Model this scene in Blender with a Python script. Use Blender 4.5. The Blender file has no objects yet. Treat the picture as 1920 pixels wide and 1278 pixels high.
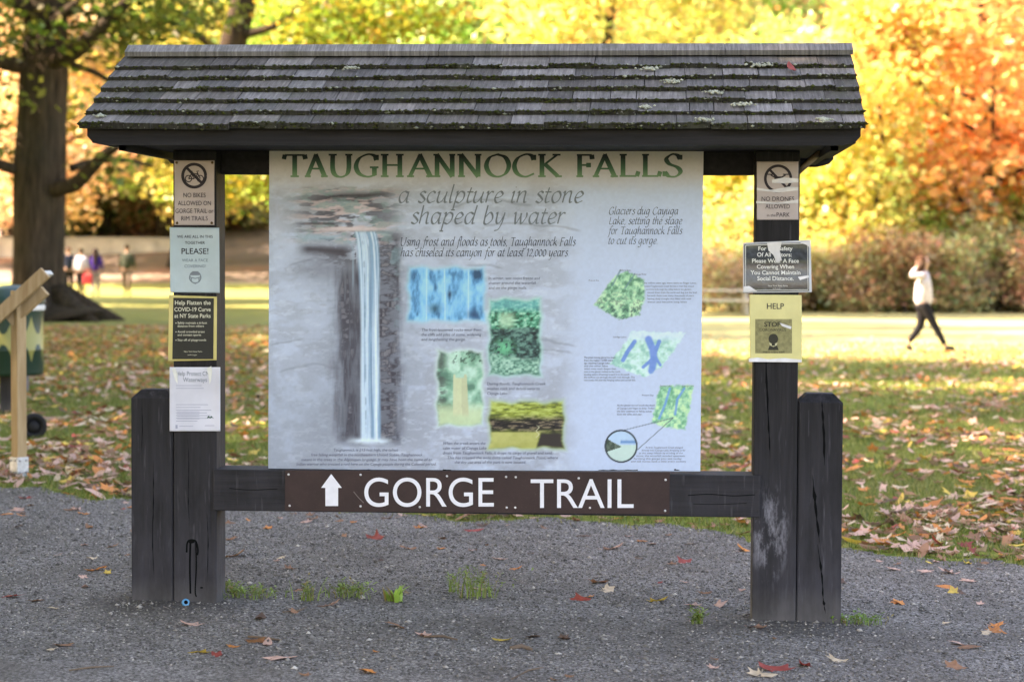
import bpy, bmesh, math, random
import numpy as np
from math import sin, cos, radians, pi, sqrt, exp
from mathutils import Vector, Matrix
random.seed(7); RNG = np.random.default_rng(7)
SC = bpy.context.scene
COL = SC.collection

# ------------------------------------------------------------------ camera
YAW, PIT, ROL = radians(4.147), radians(2.305), radians(.25)
CAM = np.array([.764, -8.95, 1.52]); FPX = 4000.
FWD = np.array([-sin(YAW)*cos(PIT), cos(YAW)*cos(PIT), -sin(PIT)])
_r = np.array([cos(YAW), sin(YAW), 0.]); _u = np.cross(_r, FWD)
RGT = _r*cos(ROL)+_u*sin(ROL); UPV = -_r*sin(ROL)+_u*cos(ROL)
cd = bpy.data.cameras.new('camera'); co = bpy.data.objects.new('camera', cd); COL.objects.link(co)
cd.lens = 75; cd.sensor_width = 36; cd.clip_end = 2000; cd.clip_start = .1
cd.dof.use_dof = True; cd.dof.focus_distance = 8.95; cd.dof.aperture_fstop = 2.9; cd.dof.aperture_blades = 8
co.matrix_world = Matrix(((RGT[0], UPV[0], -FWD[0], CAM[0]), (RGT[1], UPV[1], -FWD[1], CAM[1]), (RGT[2], UPV[2], -FWD[2], CAM[2]), (0, 0, 0, 1)))
SC.camera = co
# ------------------------------------------------------------------ sky, sun, exposure
SUN_EL = radians(39); SUN_H = Vector((-1., -.1, 0)).normalized()
SUN_DIR = Vector((SUN_H.x*cos(SUN_EL), SUN_H.y*cos(SUN_EL), sin(SUN_EL)))
W = bpy.data.worlds.new('World'); SC.world = W; W.use_nodes = True
nt = W.node_tree; bg = nt.nodes['Background']
sky = nt.nodes.new('ShaderNodeTexSky'); sky.sky_type = 'NISHITA'; sky.sun_disc = False
sky.sun_elevation = SUN_EL; sky.sun_rotation = math.atan2(SUN_H.x, SUN_H.y); sky.air_density = 1.; sky.dust_density = 1.5
nt.links.new(sky.outputs[0], bg.inputs[0]); bg.inputs[1].default_value = .13
sl = bpy.data.lights.new('sun', 'SUN'); sl.energy = 4.6; sl.angle = radians(.53); sl.color = (1, .93, .82)
so = bpy.data.objects.new('sun', sl); COL.objects.link(so); so.rotation_euler = SUN_DIR.to_track_quat('Z', 'Y').to_euler()
VS = SC.view_settings; VS.view_transform = 'Standard'; VS.look = 'None'; VS.gamma = 1; VS.exposure = 2.8
VS.use_white_balance = True; VS.white_balance_temperature = 8700; VS.white_balance_tint = 23
SC.cycles.use_denoising = True; SC.cycles.max_bounces = 7; SC.cycles.diffuse_bounces = 3; SC.cycles.transmission_bounces = 5
SC.cycles.caustics_reflective = False; SC.cycles.caustics_refractive = False; SC.cycles.sample_clamp_indirect = 6

# ------------------------------------------------------------------ helpers
def lin(r, g, b):
    f = lambda c: (c/255/12.92) if c/255 <= .04045 else ((c/255+.055)/1.055)**2.4
    return np.array([f(r), f(g), f(b)])
def ray(px, py): return FWD+RGT*(px-960)/FPX+UPV*(639-py)/FPX
def on_y(px, py, Y):
    d = ray(px, py); return CAM+d*((Y-CAM[1])/d[1])
def sst(a, b, x):
    t = min(1, max(0, (x-a)/(b-a))); return t*t*(3-2*t)
def g(x, y):
    z = -.0165*max(-3, min(3, x))*exp(-(y/7)**2)
    z += -.0037*max(0, min(y, 66))*sst(-7, 2, x)
    z += .012*sin(x*.9+1)*sin(y*.55)
    if -1 < y < 1 and abs(x) < 2: z += .009*exp(-((x-1.3)/.26)**2-((y+.03)/.17)**2)+.007*exp(-((x+1.33)/.26)**2-((y+.02)/.16)**2)
    if y > 84: z += 22*sst(84, 150, y)*(.5+.5*sst(-60, 20, x)) * (.9+.1*sin(x*.06))
    if y > 74: z += .5*sst(74, 90, y)
    return z
def on_g(px, py):
    d = ray(px, py); t = 6.
    for k in range(4000):
        p = CAM+d*t
        if p[2] <= g(p[0], p[1]): return p
        t += max(.01, (p[2]-g(p[0], p[1]))*3)
        if t > 300: break
    return CAM+d*120
def at_d(px, D):
    d = ray(px, 478); p = CAM+d*D; return np.array([p[0], p[1], g(p[0], p[1])])

def meta(o, label=None, cat=None, group=None, kind=None):
    if label: o['label'] = label
    if cat: o['category'] = cat
    if group: o['group'] = group
    if kind: o['kind'] = kind
    return o
def link(name, me, mat=None, parent=None):
    o = bpy.data.objects.new(name, me); COL.objects.link(o)
    if mat is not None:
        for m in (mat if isinstance(mat, (list, tuple)) else [mat]): me.materials.append(m)
    if parent is not None: o.parent = parent
    return o
def empty(name, loc=(0, 0, 0), rz=0, sc=1):
    o = bpy.data.objects.new(name, None); COL.objects.link(o); o.location = loc; o.rotation_euler = (0, 0, rz); o.scale = (sc,)*3
    o.empty_display_size = .1; return o
def np_mesh(name, V, F, colr=None, mi=None):
    """V (n,3); F (m,k) faces of equal size; colr (n,3) point colours"""
    me = bpy.data.meshes.new(name); V = np.asarray(V, dtype=np.float32); F = np.asarray(F, dtype=np.int32); m, k = F.shape
    me.vertices.add(len(V)); me.vertices.foreach_set('co', V.ravel())
    me.loops.add(m*k); me.loops.foreach_set('vertex_index', F.ravel())
    me.polygons.add(m); me.polygons.foreach_set('loop_start', np.arange(0, m*k, k, dtype=np.int32))
    try: me.polygons.foreach_set('loop_total', np.full(m, k, dtype=np.int32))
    except Exception: pass
    if mi is not None: me.polygons.foreach_set('material_index', np.asarray(mi, dtype=np.int32))
    if colr is not None:
        a = me.color_attributes.new('col', 'FLOAT_COLOR', 'POINT'); c = np.ones((len(V), 4), dtype=np.float32); c[:, :3] = colr
        a.data.foreach_set('color', c.ravel())
    me.update(calc_edges=True); return me

class MB:
    """collects shapes, builds ONE mesh object"""
    def __init__(s): s.v = []; s.f = []; s.c = []; s.m = []; s.cur = (1, 1, 1); s.mi = 0; s.sm = []
    def add(s, vs, fs, smooth=False):
        n = len(s.v); s.v += [tuple(map(float, p)) for p in vs]; s.c += [tuple(s.cur)]*len(vs)
        for f in fs: s.f.append(tuple(n+i for i in f)); s.m.append(s.mi); s.sm.append(smooth)
    def box(s, x0, x1, y0, y1, z0, z1, M=None, bev=0):
        if bev:
            bm = bmesh.new(); bmesh.ops.create_cube(bm, size=1)
            for v in bm.verts: v.co = Vector(((x0+x1)/2+v.co.x*(x1-x0), (y0+y1)/2+v.co.y*(y1-y0), (z0+z1)/2+v.co.z*(z1-z0)))
            bmesh.ops.bevel(bm, geom=list(bm.edges), offset=bev, segments=2, affect='EDGES', profile=.6)
            bm.verts.index_update()
            vs = [v.co.copy() for v in bm.verts]; fs = [[v.index for v in f.verts] for f in bm.faces]; bm.free()
        else:
            vs = [Vector((x, y, z)) for x in (x0, x1) for y in (y0, y1) for z in (z0, z1)]
            fs = [(0, 1, 3, 2), (4, 6, 7, 5), (0, 4, 5, 1), (2, 3, 7, 6), (0, 2, 6, 4), (1, 5, 7, 3)]
        if M is not None: vs = [M@v for v in vs]
        s.add(vs, fs)
    def tube(s, pts, rad, n=10, cap=True, wob=0):
        pts = [Vector(p) for p in pts]; k = len(pts); rings = []; ref = Vector((.31, .95, .05)); vs = []; fs = []
        for i, p in enumerate(pts):
            t = (pts[min(i+1, k-1)]-pts[max(i-1, 0)]).normalized(); a = t.cross(ref)
            if a.length < .05: a = t.cross(Vector((1, 0, 0)))
            a.normalize(); b = t.cross(a)
            for j in range(n):
                an = 2*pi*j/n; r = rad[i]*(1+wob*sin(an*3+i*.7)+wob*.6*sin(an*5-i*.4)); vs.append(p+a*cos(an)*r+b*sin(an)*r)
        for i in range(k-1):
            for j in range(n):
                fs.append((i*n+j, i*n+(j+1) % n, (i+1)*n+(j+1) % n, (i+1)*n+j))
        if cap: fs.append(tuple(range(n))[::-1]); fs.append(tuple((k-1)*n+j for j in range(n)))
        s.add(vs, fs, True)
    def lathe(s, prof, n=24, cx=0, cy=0):
        vs = [(cx+r*cos(2*pi*j/n), cy+r*sin(2*pi*j/n), z) for r, z in prof for j in range(n)]
        fs = [(i*n+j, i*n+(j+1) % n, (i+1)*n+(j+1) % n, (i+1)*n+j) for i in range(len(prof)-1) for j in range(n)]
        s.add(vs, fs, True)
    def build(s, name, mat, parent=None, col=False):
        me = bpy.data.meshes.new(name); me.from_pydata(s.v, [], s.f)
        me.polygons.foreach_set('material_index', s.m); me.polygons.foreach_set('use_smooth', s.sm)
        if col:
            a = me.color_attributes.new('col', 'FLOAT_COLOR', 'POINT'); c = np.ones((len(s.v), 4), dtype=np.float32); c[:, :3] = np.array(s.c); a.data.foreach_set('color', c.ravel())
        me.update(); return link(name, me, mat, parent)

# ------------------------------------------------------------------ materials
class NT:
    def __init__(s, name):
        s.m = bpy.data.materials.new(name); s.m.use_nodes = True; s.t = s.m.node_tree; s.b = s.t.nodes['Principled BSDF']; s.out = s.t.nodes['Material Output']
    def n(s, typ, ins=None, **kw):
        x = s.t.nodes.new('ShaderNode'+typ)
        for k, v in kw.items(): setattr(x, k, v)
        for k, v in (ins or {}).items():
            if hasattr(v, 'is_linked') or hasattr(v, 'links'): s.t.links.new(v, x.inputs[k])
            else: x.inputs[k].default_value = v
        return x
    def l(s, a, b): s.t.links.new(a, b)
    def coord(s, sc=(1, 1, 1), which='Object'):
        c = s.n('TexCoord'); m = s.n('Mapping'); m.inputs['Scale'].default_value = sc; s.l(c.outputs[which], m.inputs['Vector']); return m.outputs[0]
    def noise(s, sc=(1, 1, 1), scale=5, detail=4, rough=.55, which='Object'):
        return s.n('TexNoise', {'Vector': s.coord(sc, which), 'Scale': scale, 'Detail': detail, 'Roughness': rough}).outputs['Fac']
    def ramp(s, fac, stops):
        r = s.n('ValToRGB'); e = r.color_ramp.elements
        while len(e) < len(stops): e.new(.5)
        for el, (p, c) in zip(e, stops): el.position = p; el.color = (*c, 1) if len(c) == 3 else c
        s.l(fac, r.inputs[0]); return r.outputs[0]
    def mix(s, f, a, b, mode='MIX'):
        x = s.n('Mix', data_type='RGBA', blend_type=mode)
        for i, v in ((0, f), (6, a), (7, b)):
            if hasattr(v, 'links'): s.l(v, x.inputs[i])
            else: x.inputs[i].default_value = (*v, 1) if isinstance(v, (tuple, list, np.ndarray)) and len(v) == 3 else v
        return x.outputs[2]
    def math(s, op, a, b=0.):
        x = s.n('Math', operation=op)
        for i, v in ((0, a), (1, b)):
            if hasattr(v, 'links'): s.l(v, x.inputs[i])
            else: x.inputs[i].default_value = v
        return x.outputs[0]
    def bump(s, h, st=.3, d=.01):
        x = s.n('Bump', {'Strength': st, 'Distance': d, 'Height': h}); s.l(x.outputs[0], s.b.inputs['Normal'])
    def fin(s, colr=None, rough=.7, spec=.3):
        if colr is not None:
            if hasattr(colr, 'links'): s.l(colr, s.b.inputs['Base Color'])
            else: s.b.inputs['Base Color'].default_value = (*colr, 1)
        if hasattr(rough, 'links'): s.l(rough, s.b.inputs['Roughness'])
        else: s.b.inputs['Roughness'].default_value = rough
        s.b.inputs['Specular IOR Level'].default_value = spec
        return s.m
def attr(t, name='col'):
    a = t.n('VertexColor'); a.layer_name = name; return a.outputs[0]
_plain = {}
def plain(name, c, rough=.6, spec=.3, var=.12, scale=30, metal=0):
    """a paint or print colour with a little mottling"""
    if name in _plain: return _plain[name]
    t = NT(name); f = t.noise(scale=scale, detail=3); c = np.array(c)
    t.fin(t.ramp(f, [(.3, tuple(c*(1-var))), (.7, tuple(np.minimum(1, c*(1+var))))]), rough, spec); t.b.inputs['Metallic'].default_value = metal
    _plain[name] = t.m; return t.m

def wood_dark(name, sc, worn=True, k=1.):
    t = NT(name); gr = t.noise(sc, 1., 6, .62); big = t.noise((1, 1, 1), 3.2, 3)
    c = t.ramp(gr, [(.28, (.007*k, .0068*k, .0075*k)), (.5, (.017*k, .0165*k, .0185*k)), (.66, (.026*k, .025*k, .028*k)), (.8, (.06*k, .058*k, .064*k))])
    if worn:
        geo = t.n('NewGeometry'); sx = t.n('SeparateXYZ', {0: geo.outputs['Position']})
        z = sx.outputs[2]; x = sx.outputs[0]
        low = t.n('MapRange', {0: z, 1: .95, 2: .12, 3: 0., 4: 1.}).outputs[0]
        wn = t.noise((1, 1, .35), 9, 5, .65)
        f = t.math('MULTIPLY', low, t.n('MapRange', {0: wn, 1: .3, 2: .72, 3: .1, 4: .95}).outputs[0])
        c = t.mix(f, c, (.05, .0495, .06))
        foot = t.n('MapRange', {0: z, 1: .14, 2: .0, 3: 0., 4: .6}).outputs[0]
        c = t.mix(t.math('MULTIPLY', foot, wn), c, (.2, .19, .18))
        # rubbed pale scuff on one post
        dx = t.math('MULTIPLY', t.math('SUBTRACT', x, 1.2), 13.); dz = t.math('MULTIPLY', t.math('SUBTRACT', z, .36), 5.5)
        r2 = t.math('ADD', t.math('MULTIPLY', dx, dx), t.math('MULTIPLY', dz, dz))
        blob = t.n('MapRange', {0: r2, 1: 1.5, 2: .3, 3: 0., 4: 1.}).outputs[0]
        sn = t.n('MapRange', {0: t.noise((1.2, 1, .4), 17, 6, .75), 1: .47, 2: .62, 3: 0., 4: 1.}).outputs[0]
        c = t.mix(t.math('MULTIPLY', t.math('MULTIPLY', blob, sn), .5), c, (.36, .36, .41))
        fine = t.n('MapRange', {0: t.noise((1, 1, .08), 60, 3, .6), 1: .6, 2: .76, 3: 0., 4: .55}).outputs[0]
        c = t.mix(fine, c, (.1, .1, .115))
    t.bump(gr, .8, .006); return t.fin(c, .72, .25)
M_POST = wood_dark('post_wood', (34, 34, 1.6), True, .85); M_BEAM = wood_dark('beam_wood', (1.6, 34, 34), True, .85); M_FASCIA = wood_dark('fascia_wood', (1.6, 34, 34), False, .8)
M_SOFFIT = wood_dark('soffit_wood', (30, 2, 30), False, .6)

def mat_shingle():
    t = NT('cedar_shingle'); a = attr(t); gr = t.noise((85, 5, 5), 1., 6, .72); bl = t.noise((1, 1, 1), 7, 5, .65)
    c = t.mix(1., a, t.ramp(gr, [(.28, (.5, .5, .5)), (.5, (1.15, 1.15, 1.15)), (.72, (2.1, 2.1, 2.1))]), 'MULTIPLY')
    c = t.mix(t.n('MapRange', {0: bl, 1: .5, 2: .72, 3: 0., 4: .65}).outputs[0], c, (.075, .08, .055))
    c = t.mix(t.n('MapRange', {0: t.noise((1, 1, 1), 85, 3, .7), 1: .64, 2: .7, 3: 0., 4: .7}).outputs[0], c, (.3, .31, .29))
    t.bump(gr, .5, .004); return t.fin(c, .85, .2)
M_SHINGLE = mat_shingle()
def mat_attr(name, rough=.8, spec=.2, bump=0, scale=200):
    t = NT(name); c = attr(t)
    if bump: t.bump(t.noise(scale=scale), bump, .003)
    return t.fin(c, rough, spec)
M_MOSS = mat_attr('moss', .95, .05); M_STONE = mat_attr('gravel_stone', .85, .25)

def mat_leaf(name, use_obj, trans=.45):
    t = NT(name); a = attr(t)
    if use_obj:
        oi = t.n('ObjectInfo'); c = t.mix(1., oi.outputs['Color'], a, 'MULTIPLY')
    else: c = a
    d = t.n('BsdfDiffuse', {'Color': c}); tr = t.n('BsdfTranslucent', {'Color': c}); gl = t.n('BsdfGlossy', {'Color': (1, 1, 1, 1), 'Roughness': .45})
    m = t.n('MixShader', {0: trans, 1: d.outputs[0], 2: tr.outputs[0]}); m2 = t.n('MixShader', {0: .035, 1: m.outputs[0], 2: gl.outputs[0]})
    t.l(m2.outputs[0], t.out.inputs[0]); return t.m
M_LEAF = mat_leaf('tree_leaf', True, .5); M_LITTER = mat_leaf('fallen_leaf', True, .15); M_LITTER_ATTR = mat_leaf('leaf_litter', False, .15); M_GRASS = mat_leaf('grass_blade', False, .3)

def mat_bark(name, c0, c1):
    t = NT(name); gr = t.noise((9, 9, .9), 1.6, 6, .65); b = t.noise((1, 1, 1), 1.3, 3)
    c = t.ramp(gr, [(.32, tuple(c0)), (.68, tuple(c1))]); c = t.mix(t.n('MapRange', {0: b, 1: .4, 2: .7, 3: 0., 4: .4}).outputs[0], c, (.045, .043, .032))
    t.bump(gr, .9, .05); return t.fin(c, .92, .1)
M_BARK = mat_bark('bark', (.01, .0075, .0055), (.085, .06, .042)); M_BARK_PALE = mat_bark('pale_bark', (.09, .075, .06), (.24, .2, .16))
# ------------------------------------------------------------------ ground, gravel path, hill
def axis(parts):
    o = []
    for a, b, s in parts: o += list(np.arange(a, b, s))
    return np.array(o+[parts[-1][1]])
def grid_mesh(name, xs, ys, dz=0., keep=None):
    V = np.array([(x, y, g(x, y)+dz) for y in ys for x in xs]); nx = len(xs)
    F = [(j*nx+i, j*nx+i+1, (j+1)*nx+i+1, (j+1)*nx+i) for j in range(len(ys)-1) for i in range(nx-1) if keep is None or keep((xs[i]+xs[i+1])/2, (ys[j]+ys[j+1])/2)]
    me = np_mesh(name, V, F); me.polygons.foreach_set('use_smooth', np.ones(len(F), dtype=bool)); return me
def edge_y(x):
    """where the gravel gives way to the lawn"""
    b = 3.2 - .3*x if x < 1.2 else 2.75-.68*(x-1.2)
    return max(.9, min(b, 4.6)) + .16*sin(x*3.1)+.1*sin(x*7.7+1)+.05*sin(x*19)
def mat_lawn():
    t = NT('lawn'); geo = t.n('NewGeometry'); P = geo.outputs['Position']
    n1 = t.n('TexNoise', {'Vector': P, 'Scale': .55, 'Detail': 5}).outputs[0]; n2 = t.n('TexNoise', {'Vector': P, 'Scale': 14., 'Detail': 4}).outputs[0]
    c = t.ramp(n2, [(.3, (.08, .12, .02)), (.55, (.16, .2, .035)), (.75, (.28, .25, .075))])
    c = t.mix(t.n('MapRange', {0: n1, 1: .45, 2: .7, 3: 0., 4: .5}).outputs[0], c, (.17, .12, .055))
    sx = t.n('SeparateXYZ', {0: P})
    # open field paled to straw, its sunlit brightness put into the colour
    far = t.n('MapRange', {0: sx.outputs[1], 1: 22., 2: 30., 3: 0., 4: 1.}).outputs[0]
    side = t.n('MapRange', {0: sx.outputs[0], 1: -9., 2: -2., 3: .35, 4: 1.}).outputs[0]
    c = t.mix(t.math('MULTIPLY', far, t.math('MULTIPLY', side, .85)), c, (.46, .42, .2))
    t.bump(n2, .6, .03); return t.fin(c, .95, .05)
ground = link('ground', grid_mesh('ground', axis([(-170, -40, 10), (-40, -14, 2), (-14, 14, .5), (14, 40, 2), (40, 170, 10)]), axis([(-40, -8, 4), (-8, 12, .4), (12, 40, 1), (40, 82, 3)]), 0), mat_lawn())
meta(ground, 'leaf strewn green lawn running back from the gravel to the trees', 'lawn', kind='structure')
def mat_hill():
    t = NT('hill'); geo = t.n('NewGeometry'); n = t.n('TexNoise', {'Vector': geo.outputs['Position'], 'Scale': .25, 'Detail': 7, 'Roughness': .65}).outputs[0]
    t.bump(n, .8, .8); return t.fin(t.ramp(n, [(.3, (.14, .125, .11)), (.5, (.26, .21, .18)), (.65, (.34, .2, .16)), (.8, (.17, .18, .08))]), 1, 0)
hill = link('hill', grid_mesh('hill', axis([(-170, 170, 6)]), axis([(82, 160, 3), (160, 260, 20)]), 0), mat_hill()); meta(hill, 'wooded slope rising behind the park', 'hill', kind='structure')
def mat_gravel():
    t = NT('gravel'); geo = t.n('NewGeometry'); P = geo.outputs['Position']
    v = t.n('TexVoronoi', {'Vector': P, 'Scale': 95.}); v2 = t.n('TexVoronoi', {'Vector': P, 'Scale': 210.}); n = t.n('TexNoise', {'Vector': P, 'Scale': 1.6, 'Detail': 6, 'Roughness': .6}).outputs[0]
    bw = t.n('RGBToBW', {0: v.outputs['Color']}).outputs[0]; bw2 = t.n('RGBToBW', {0: v2.outputs['Color']}).outputs[0]
    f = t.math('ADD', t.math('MULTIPLY', bw, .6), t.math('MULTIPLY', bw2, .4))
    c = t.ramp(f, [(.2, (.065, .06, .054)), (.5, (.175, .163, .152)), (.8, (.4, .375, .35))])
    c = t.mix(t.n('MapRange', {0: n, 1: .42, 2: .62, 3: 0., 4: .6}).outputs[0], c, (.105, .092, .08))
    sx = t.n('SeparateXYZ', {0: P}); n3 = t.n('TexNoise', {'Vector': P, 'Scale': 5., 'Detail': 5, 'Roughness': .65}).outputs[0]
    for x0, y0 in ((1.33, -.12), (-1.33, -.06)):  # grit heaped round the posts, darker close to them
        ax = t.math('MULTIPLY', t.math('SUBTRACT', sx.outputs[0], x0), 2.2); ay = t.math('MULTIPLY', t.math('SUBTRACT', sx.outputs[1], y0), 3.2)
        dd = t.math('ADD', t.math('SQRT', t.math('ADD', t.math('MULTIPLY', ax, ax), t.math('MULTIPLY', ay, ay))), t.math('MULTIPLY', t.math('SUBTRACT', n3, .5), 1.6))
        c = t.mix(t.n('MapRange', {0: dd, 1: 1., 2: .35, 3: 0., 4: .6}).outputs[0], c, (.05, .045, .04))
    h = t.math('ADD', v.outputs['Distance'], t.math('MULTIPLY', n, .8)); t.bump(h, .8, .012); return t.fin(c, .9, .2)
xs = axis([(-5.5, 5.5, .05)]); ys = axis([(-12, -3, .4), (-3, 5.2, .05)])
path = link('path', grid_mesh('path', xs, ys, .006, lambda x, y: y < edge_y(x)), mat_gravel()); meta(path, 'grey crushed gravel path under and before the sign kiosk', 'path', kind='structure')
# loose stones of the gravel
def in_view(x, y, m=.25):
    dx, dy = x-CAM[0], y-CAM[1]; d = dx*FWD[0]+dy*FWD[1]; s = dx*RGT[0]+dy*RGT[1]; return abs(s) < d*.24+m
def scatter_stones(n):
    octv = np.array([(1, 0, 0), (0, 1, 0), (-1, 0, 0), (0, -1, 0), (0, 0, 1), (0, 0, -.6)], dtype=float); octf = np.array([(0, 1, 4), (1, 2, 4), (2, 3, 4), (3, 0, 4), (1, 0, 5), (2, 1, 5), (3, 2, 5), (0, 3, 5)])
    V = []; C = []; k = 0
    while k < n:
        y = RNG.uniform(-1.35, 4.7); x = RNG.uniform(-3.4, 3.4)
        if y > edge_y(x) or not in_view(x, y): continue
        s = RNG.uniform(.0026, .0066)*(1+1.3*(RNG.random() < .03)); a = RNG.uniform(0, 2*pi)
        p = octv*np.array([s*RNG.uniform(.8, 1.3), s*RNG.uniform(.8, 1.3), s*RNG.uniform(.5, .8)])*RNG.uniform(.8, 1.2, (6, 1))
        q = np.stack([p[:, 0]*cos(a)-p[:, 1]*sin(a)+x, p[:, 0]*sin(a)+p[:, 1]*cos(a)+y, p[:, 2]+g(x, y)+.007], 1)
        V.append(q); b = RNG.choice([.08, .15, .22, .32, .46], p=[.38, .25, .2, .13, .04])*RNG.uniform(.8, 1.2); t = RNG.uniform(-.02, .02)
        C.append(np.tile(np.array([b*(1.07+t), b, b*(.9-t)]), (6, 1))); k += 1
    F = (octf[None]+(np.arange(n)*6)[:, None, None]).reshape(-1, 3)
    return np_mesh('gravel', np.concatenate(V), F, np.concatenate(C))
gv = link('gravel', scatter_stones(52000), M_STONE); meta(gv, 'loose grey stones scattered over the gravel path', 'gravel', kind='stuff')
# grass blades
def scatter_grass(n, y0, y1, hmin, hmax, w, xr):
    V = np.zeros((n, 3, 3)); C = np.zeros((n, 3, 3)); k = 0
    while k < n:
        y = y0+(y1-y0)*RNG.random()**1.25; x = RNG.uniform(-xr, xr) + CAM[0]-.0725*(y+9)
        if not in_view(x, y, .3): continue
        e = edge_y(x)
        if y < e-.25 or (y < e+.25 and RNG.random() > (y-e+.25)/.5): continue
        z = g(x, y); a = RNG.uniform(0, pi); h = RNG.uniform(hmin, hmax); ww = w*RNG.uniform(.7, 1.3); lx, ly = RNG.normal(0, h*.45, 2)
        V[k] = [(x-ww*cos(a), y-ww*sin(a), z), (x+ww*cos(a), y+ww*sin(a), z), (x+lx, y+ly, z+h)]
        b = RNG.uniform(.7, 1.3); c = np.array([.115, .165, .028])*b if RNG.random() < .7 else np.array([.29, .26, .08])*b
        C[k] = c; k += 1
    return V.reshape(-1, 3), np.arange(n*3).reshape(-1, 3), C.reshape(-1, 3)
v1, f1, c1 = scatter_grass(95000, .9, 13, .025, .06, .0035, 7); v2, f2, c2 = scatter_grass(45000, 12, 32, .035, .075, .008, 12)
gr = link('grass', np_mesh('grass', np.concatenate([v1, v2]), np.concatenate([f1, f2+len(v1)]), np.concatenate([c1, c2])), M_GRASS); meta(gr, 'short green grass blades of the lawn behind the gravel', 'grass', kind='stuff')

# ------------------------------------------------------------------ fallen leaves
def leaf_shape(seed, kind):
    r = random.Random(seed); ring = []
    if kind == 'maple':
        base = [(0, .2), (14, .5), (28, .72), (38, .5), (58, .68), (74, .98), (84, .62), (104, .66), (120, .92), (133, .5), (160, .34)]
        prof = [(a, q*r.uniform(.9, 1.1)) for a, q in base]; full = prof+[(360-a, q*r.uniform(.9, 1.1)) for a, q in prof[:0:-1]]
        full = [(a-90, q) for a, q in full]
    else:
        full = [(a, 1/sqrt((cos(radians(a))/.36)**2+sin(radians(a))**2)*(1.15 if a in (90, 270) else 1)) for a in range(0, 360, 18)]
    pts = [(cos(radians(a))*q, sin(radians(a))*q) for a, q in full]
    k1, k2, ph, tw = r.uniform(-.22, .34), r.uniform(-.25, .25), r.uniform(0, pi), r.uniform(.05, .16)
    def zz(x, y):
        u = x*cos(ph)+y*sin(ph); w = -x*sin(ph)+y*cos(ph); return k1*u*u+k2*w*w+tw*sin(5*x+ph)*cos(4*y)+.1*abs(x)
    V = [(0, 0, zz(0, 0))]; n = len(pts)
    for s in (.5, 1.): V += [(x*s, y*s, zz(x*s, y*s)) for x, y in pts]
    F = [(0, 1+i, 1+(i+1) % n) for i in range(n)]
    for i in range(n):
        j = (i+1) % n; F += [(1+i, 1+n+i, 1+n+j), (1+i, 1+n+j, 1+j)]
    m = len(V); V += [(-.02, -.25, zz(0, -.2)), (.02, -.25, zz(0, -.2)), (.09, -.85, .05), (.06, -.87, .05)]; F += [(m, m+1, m+2), (m, m+2, m+3)]
    V = np.array(V); V[:, 2] -= np.percentile(V[:, 2], 12); return V, np.array(F)
LEAF_SH = [leaf_shape(i, 'maple' if i < 6 else 'oval') for i in range(9)]
LEAF_ME = []
for V, F in LEAF_SH:
    vv = 1+.18*np.sin(V[:, :1]*9+2)*np.cos(V[:, 1:2]*7); me = np_mesh('leaf', V, F, np.tile(vv, (1, 3))); me.materials.append(M_LITTER); LEAF_ME.append(me)
LCOL = {'red': (.34, .065, .05), 'orange': (.6, .22, .06), 'brown': (.3, .15, .08), 'pinkish tan': (.58, .36, .28), 'pale tan': (.64, .5, .34), 'yellow': (.66, .46, .09), 'dark brown': (.13, .075, .05)}
NLEAF = [0]
def leaf(x, y, s, colr, lab, grp=None, k=None, tilt=None, z=None, rz=None):
    o = bpy.data.objects.new('fallen_leaf', LEAF_ME[k if k is not None else random.randrange(9)]); COL.objects.link(o); NLEAF[0] += 1
    t = tilt if tilt is not None else (random.gauss(0, .16), random.gauss(0, .16))
    o.location = (x, y, (g(x, y)+.009 if z is None else z)); o.rotation_euler = (t[0], t[1], random.uniform(0, 6.28) if rz is None else rz); o.scale = (s, s, s)
    c = np.array(LCOL[colr])*random.uniform(.82, 1.18); o.color = (*c, 1); meta(o, lab, 'leaf', grp); return o
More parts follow.
